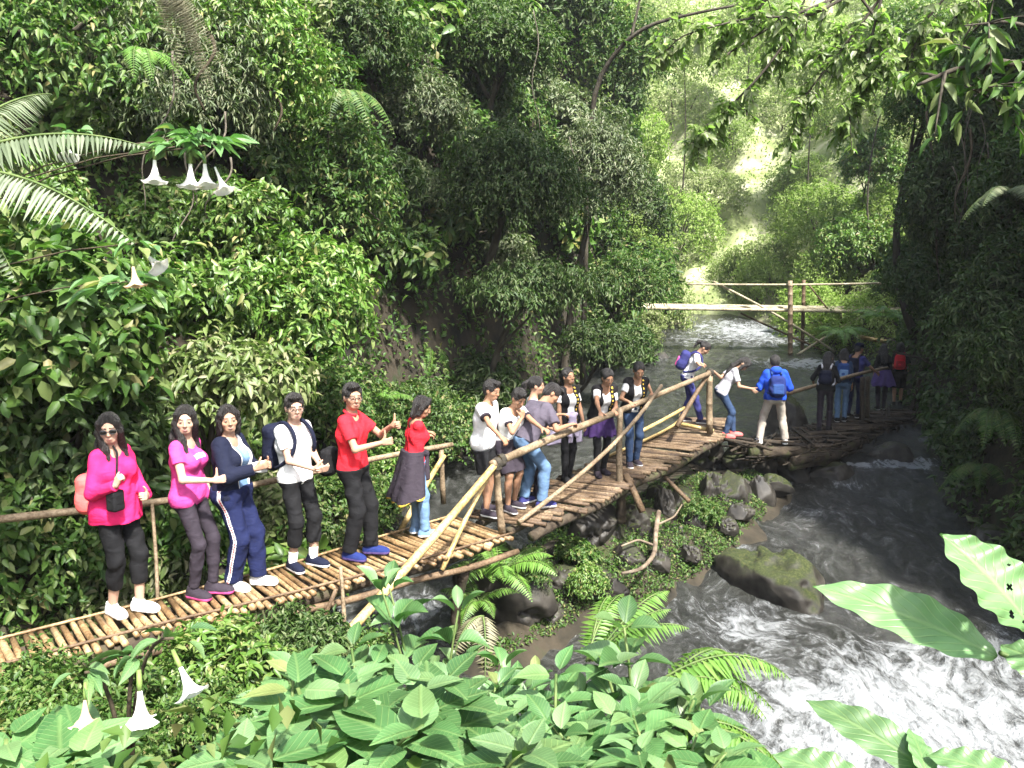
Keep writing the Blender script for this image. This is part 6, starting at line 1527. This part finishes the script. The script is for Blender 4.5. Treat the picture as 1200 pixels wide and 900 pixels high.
# the group of pupils at the near rail
J3 = np.array(at(600, 533, 8.6))
def rp(px, py, Yd): return np.array(at(px, py, Yd))
shirtpaint = dict(top_mats=['charcoal'])
stand(7, 571, 602, 0, -24, label='boy in a white T-shirt and black shorts resting one hand on the rail joint', H=1.60, head=(8, -4, 0), lean=8, pelvis=(0, -.05, 0), feet=((-.11, -.05, 8), (.10, .04, 10)),
      hands=[dict(p=(-.20, .12, .80)), grip(rp(597, 533, 8.55), d=(.2, .8, -.5))], skin='tan', hair='short', top='white', band='charcoal', sleeve=.60, hem=-.12, loose=.024, bottom='black', leg=.44, legloose=.03, shoe='charcoal', shoe_sole='offwhite')
stand(8, 603, 598, 0, -42, label='boy in a white T-shirt resting his chin on his hand over the rail', H=1.56, head=(14, -10, 4), lean=20, pelvis=(0, -.16, -.03), feet=((-.10, -.10, 8), (.10, -.02, 10)),
      hands=[grip(rp(640, 512, 9.0)), dict(p=(.02, .31, 1.22), d=(-.15, .1, 1), n=(-.3, -1, .2), curl=1.1)], elbows=[None, (.5, .4, -.8)], skin='tan', hair='short', top='white', band='charcoal', sleeve=.60, hem=-.06, bottom='charcoal', leg=.48, legloose=.03, shoe='charcoal', shoe_sole='offwhite')
stand(9, 622, 585, 0, 8, label='girl with a dark ponytail looking right behind the man in slate', H=1.55, fem=True, head=(12, 0, 0), lean=4, feet=FE, hands=[None, dict(p=(.12, .28, .98))], skin='mid', hair='tail', top='white', sleeve=.6, bottom='charcoal', leg=1.0, shoe='charcoal')
stand(10, 628, 592, 0, 34, label='man in a slate T-shirt and blue jeans bending over the rail, back turned', H=1.70, fat=1.06, head=(24, -12, 0), lean=36, pelvis=(0, -.20, -.07), feet=((-.14, -.08, 10), (.13, .0, 14)),
      hands=[dict(p=(-.12, .62, 1.04), d=(.3, 1, 0), n=(.2, 0, -1), curl=.6), grip(rp(668, 503, 9.5), d=(-.2, .9, 0))], skin='tan', hair='short', top='slate', sleeve=.75, hem=-.03, loose=.026, bottom='jean', leg=1.0, legloose=.018, shoe='grape', shoe_sole='offwhite')
VST = ('vest', 'yellow')
stand(11, 664, 562, 0, -62, label='laughing girl in a white top with a pale lavender jacket tied round her waist', H=1.54, fem=True, head=(-6, 8, 6), lean=2, feet=FE, hands=[dict(p=(-.16, .20, .86)), dict(p=(.20, .16, .80))], skin='tan', hair='tail', top='offwhite', sleeve=.6, vest=VST, bottom='black', leg=1.0, legloose=.004, shoe='black', shoe_sole='charcoal', waist=('lavender', None, .36, .16), smile=True)
stand(12, 703, 556, 0, -74, label='smiling girl in beaded black vest and purple skirt leaning on the rail', H=1.58, fem=True, head=(-4, 0, 3), lean=22, pelvis=(0, -.02, -.01), feet=FE, hands=[grip(rp(718, 486, 10.75), d=(-.3, .9, -.2)), grip(rp(704, 491, 10.45), d=(.3, .9, -.2))], skin='tan', hair='tail', top='offwhite', sleeve=.6, vest=VST, bottom='black', leg=1.0, legloose=.004, shoe='charcoal', shoe_sole='charcoal', skirt=('purple', .30, .165), smile=True)
stand(13, 741, 545, 0, -80, label='girl in beaded black vest and blue jeans resting both hands on the rail', H=1.60, fem=True, head=(4, -8, 0), lean=18, pelvis=(0, -.02, -.01), feet=FE, hands=[grip(rp(764, 466, 11.75), d=(.1, .9, -.2)), grip(rp(738, 476, 11.2), d=(-.1, .9, -.2))], skin='tan', hair='tail', top='offwhite', sleeve=.6, vest=VST, bottom='jean2', leg=1.0, legloose=.01, shoe='charcoal', shoe_sole='offwhite')
stand(14, 810, 495, .11, -12, label='girl in a pale top and indigo trousers stepping down behind the upper rail post', H=1.58, fem=True, head=(10, -22, 0), lean=24, pelvis=(0, -.10, -.02), feet=((-.08, -.16, 6), (.08, .16, 6)), hands=[grip(rp(826, 440, 13.6)), grip(rp(822, 441, 13.4))], skin='mid', hair='tail', top='offwhite', sleeve=1.2, bottom='grape', leg=1.0, legloose=.012, shoe='charcoal')
stand(15, 853, 512, -.02, -6, label='girl in a grey T-shirt bending forward with one hand back on the rail end', H=1.58, fem=True, head=(16, -34, 0), lean=30, pelvis=(0, -.14, -.05), feet=((-.09, .10, 8), (.09, -.06, 8)), hands=[grip(rp(836, 439, 13.7), d=(-.6, -.4, 0)), dict(p=(.16, .50, .92), d=(.1, .8, -.6), curl=.3)], elbows=[(-.4, 0, -1), None], skin='mid', hair='long', hairlen=.22, top='grey', sleeve=.7, hem=-.05, bottom='jean2', leg=1.0, legloose=.008, shoe='coral', shoe_sole='coral')
stand(16, 905, 520, -.15, 84, label='boy in a bright blue hoodie and pale trousers with legs apart, back turned', H=1.58, head=(0, -10, 0), lean=8, pelvis=(0, -.04, -.03), feet=((-.22, .02, 14), (.22, 0, 14)), hands=[dict(p=(-.18, .30, 1.02)), dict(p=(.18, .30, 1.02))], skin='tan', hair='short', top='blue', sleeve=1.9, hem=-.05, loose=.032, hood='blue', bottom='khaki', leg=1.0, legloose=.020, shoe='offwhite', shoe_sole='white', eyes=False)
stand(17, 965, 505, -.25, 62, label='long haired girl all in black walking away, nearest of the dark group', H=1.55, fem=True, head=(12, -14, 0), lean=8, feet=((-.08, -.06, 6), (.08, .08, 6)), hands=[dict(p=(-.28, .26, .95)), dict(p=(.16, .22, .98))], skin='tan', hair='long', hairlen=.32, top='black', sleeve=1.2, hem=-.06, bottom='charcoal', leg=1.0, legloose=.006, shoe='black', shoe_sole='charcoal', eyes=False)
stand(18, 985, 494, -.28, 70, label='person in blue jeans half hidden behind the girl in black', H=1.52, fem=True, head=(10, -8, 0), lean=6, feet=FE, skin='tan', hair='bob', top='jean2', sleeve=1.6, bottom='jean', leg=1.0, legloose=.01, shoe='black', eyes=False)
stand(19, 999, 489, -.29, 40, label='boy in a dark cap reaching out for the rail of the stick bridge', H=1.60, head=(20, -6, 0), lean=6, feet=ST, hands=[None, dict(p=(.30, .40, 1.0))], skin='tan', hair='short', cap_hat='navy', top='grape', sleeve=.7, bottom='navy2', leg=1.0, legloose=.014, shoe='black', eyes=False)
stand(20, 1032, 480, -.34, 76, label='dark haired person in black with a violet jacket tied round the waist, back turned', H=1.50, fem=True, head=(4, -10, 0), lean=6, feet=FE, skin='tan', hair='long', hairlen=.2, top='black', sleeve=1.3, bottom='charcoal', leg=1.0, legloose=.01, shoe='black', waist=('violet', None, .24, .14), eyes=False)
stand(21, 1051, 475, -.36, 66, label='last person on the stick bridge in dark clothes, back turned', H=1.50, fem=True, head=(-10, 0, 0), lean=4, feet=FE, hands=[None, dict(p=(.24, .30, .95))], skin='tan', hair='bob', top='black', sleeve=.8, bottom='black', leg=.5, legloose=.03, shoe='black', eyes=False)
# bags, each a thing of its own
def bag(n, label, col, trim, **k): return worn_bag(label, *PPL[n], C(col), C(trim), **k) if False else worn_bag(label, PPL[n][0], PPL[n][1], col, trim, **k)
bag(1, 'soft coral drawstring bag hanging on the back of the woman in pink', 'coral', 'coral', size=(.12, .075, .17), z=.09, back=.26, pocket=False, straps=False, name='bag', cat='bag', soft=.07)
bag(4, 'navy and bright blue backpack on the boy in the white T-shirt', 'navy', 'cyan', size=(.15, .09, .22), z=.25, back=.22, strap='navy')
bag(5, 'small black shoulder bag behind the man in the red polo shirt', 'black', 'black', size=(.11, .06, .13), z=.02, back=.24, pocket=False, straps=False, name='bag', cat='bag', soft=.05)
bag(10, 'royal blue bag with red trim pushed to the side of the man in slate', 'royal', 'dpink', size=(.10, .06, .13), z=.02, back=.14, x=-.26, straps=False, name='bag', cat='bag')
bag(14, 'purple and pink backpack on the girl by the upper rail post', 'grape', 'dpink', size=(.14, .09, .19), z=.26, back=.20, strap='grape')
bag(16, 'royal blue backpack with pale straps on the boy in the blue hoodie', 'royal', 'blue2', size=(.14, .08, .19), z=.20, back=.20)
bag(17, 'small dark bag on the back of the long haired girl in black', 'navy', 'grey', size=(.12, .06, .15), z=.22, back=.17, pocket=False)
bag(18, 'blue backpack on the person in blue jeans', 'blue2', 'skyblue', size=(.13, .08, .18), z=.26, back=.19, strap='navy')
bag(19, 'dark navy backpack on the boy in the cap', 'navy', 'charcoal', size=(.14, .09, .20), z=.24, back=.20)
bag(21, 'red backpack on the last person of the stick bridge', 'red', 'darkred', size=(.13, .08, .19), z=.26, back=.19)
# black camera case on the hip of the woman in pink
r1, g1 = PPL[1]; cb = thing('camera_case', 'black padded camera case hanging at the front of the woman in pink', 'bag', r1.location, r1.rotation_euler.z)
f = Field(); f.add(rbox(g1.t(.17, .20, .12), v3(.055, .05, .085), .02, g1.T), 0); field_obj('case', f, .008, C('black'), cb)
mb = MB(); q = [g1.t(.17, .20, .20), g1.t(.13, .19, .34), g1.t(.06, .13, .47), g1.t(0, .0, .53), g1.t(-.06, -.09, .46)]; P_ = np.array(q); t = np.linspace(0, 1, 5); u_ = np.linspace(0, 1, 20); mb.tube(np.stack([np.interp(u_, t, P_[:, k]) for k in range(3)], -1), .009, 6); mb.build('strap', C('black'), cb)
# ------------------------------------------------------------------ air of the gorge
mb = MB(); x0, x1, y0, y1, z0, z1 = -75, 85, -32, 135, -12, 75
mb.add([(x, y, z) for z in (z0, z1) for y in (y0, y1) for x in (x0, x1)], [[0, 2, 3, 1], [4, 5, 7, 6], [0, 1, 5, 4], [2, 6, 7, 3], [0, 4, 6, 2], [1, 3, 7, 5]])
m, nt, out = _nt('haze_air'); pv = N(nt, 'ShaderNodeVolumePrincipled', i_Density=.0007, i_Anisotropy=.3); pv.inputs['Color'].default_value = (.95, .97, 1, 1)
nt.links.new(pv.outputs[0], out.inputs['Volume'])
hz = mb.build('haze', m, smooth=False); tag(hz, kind='stuff')
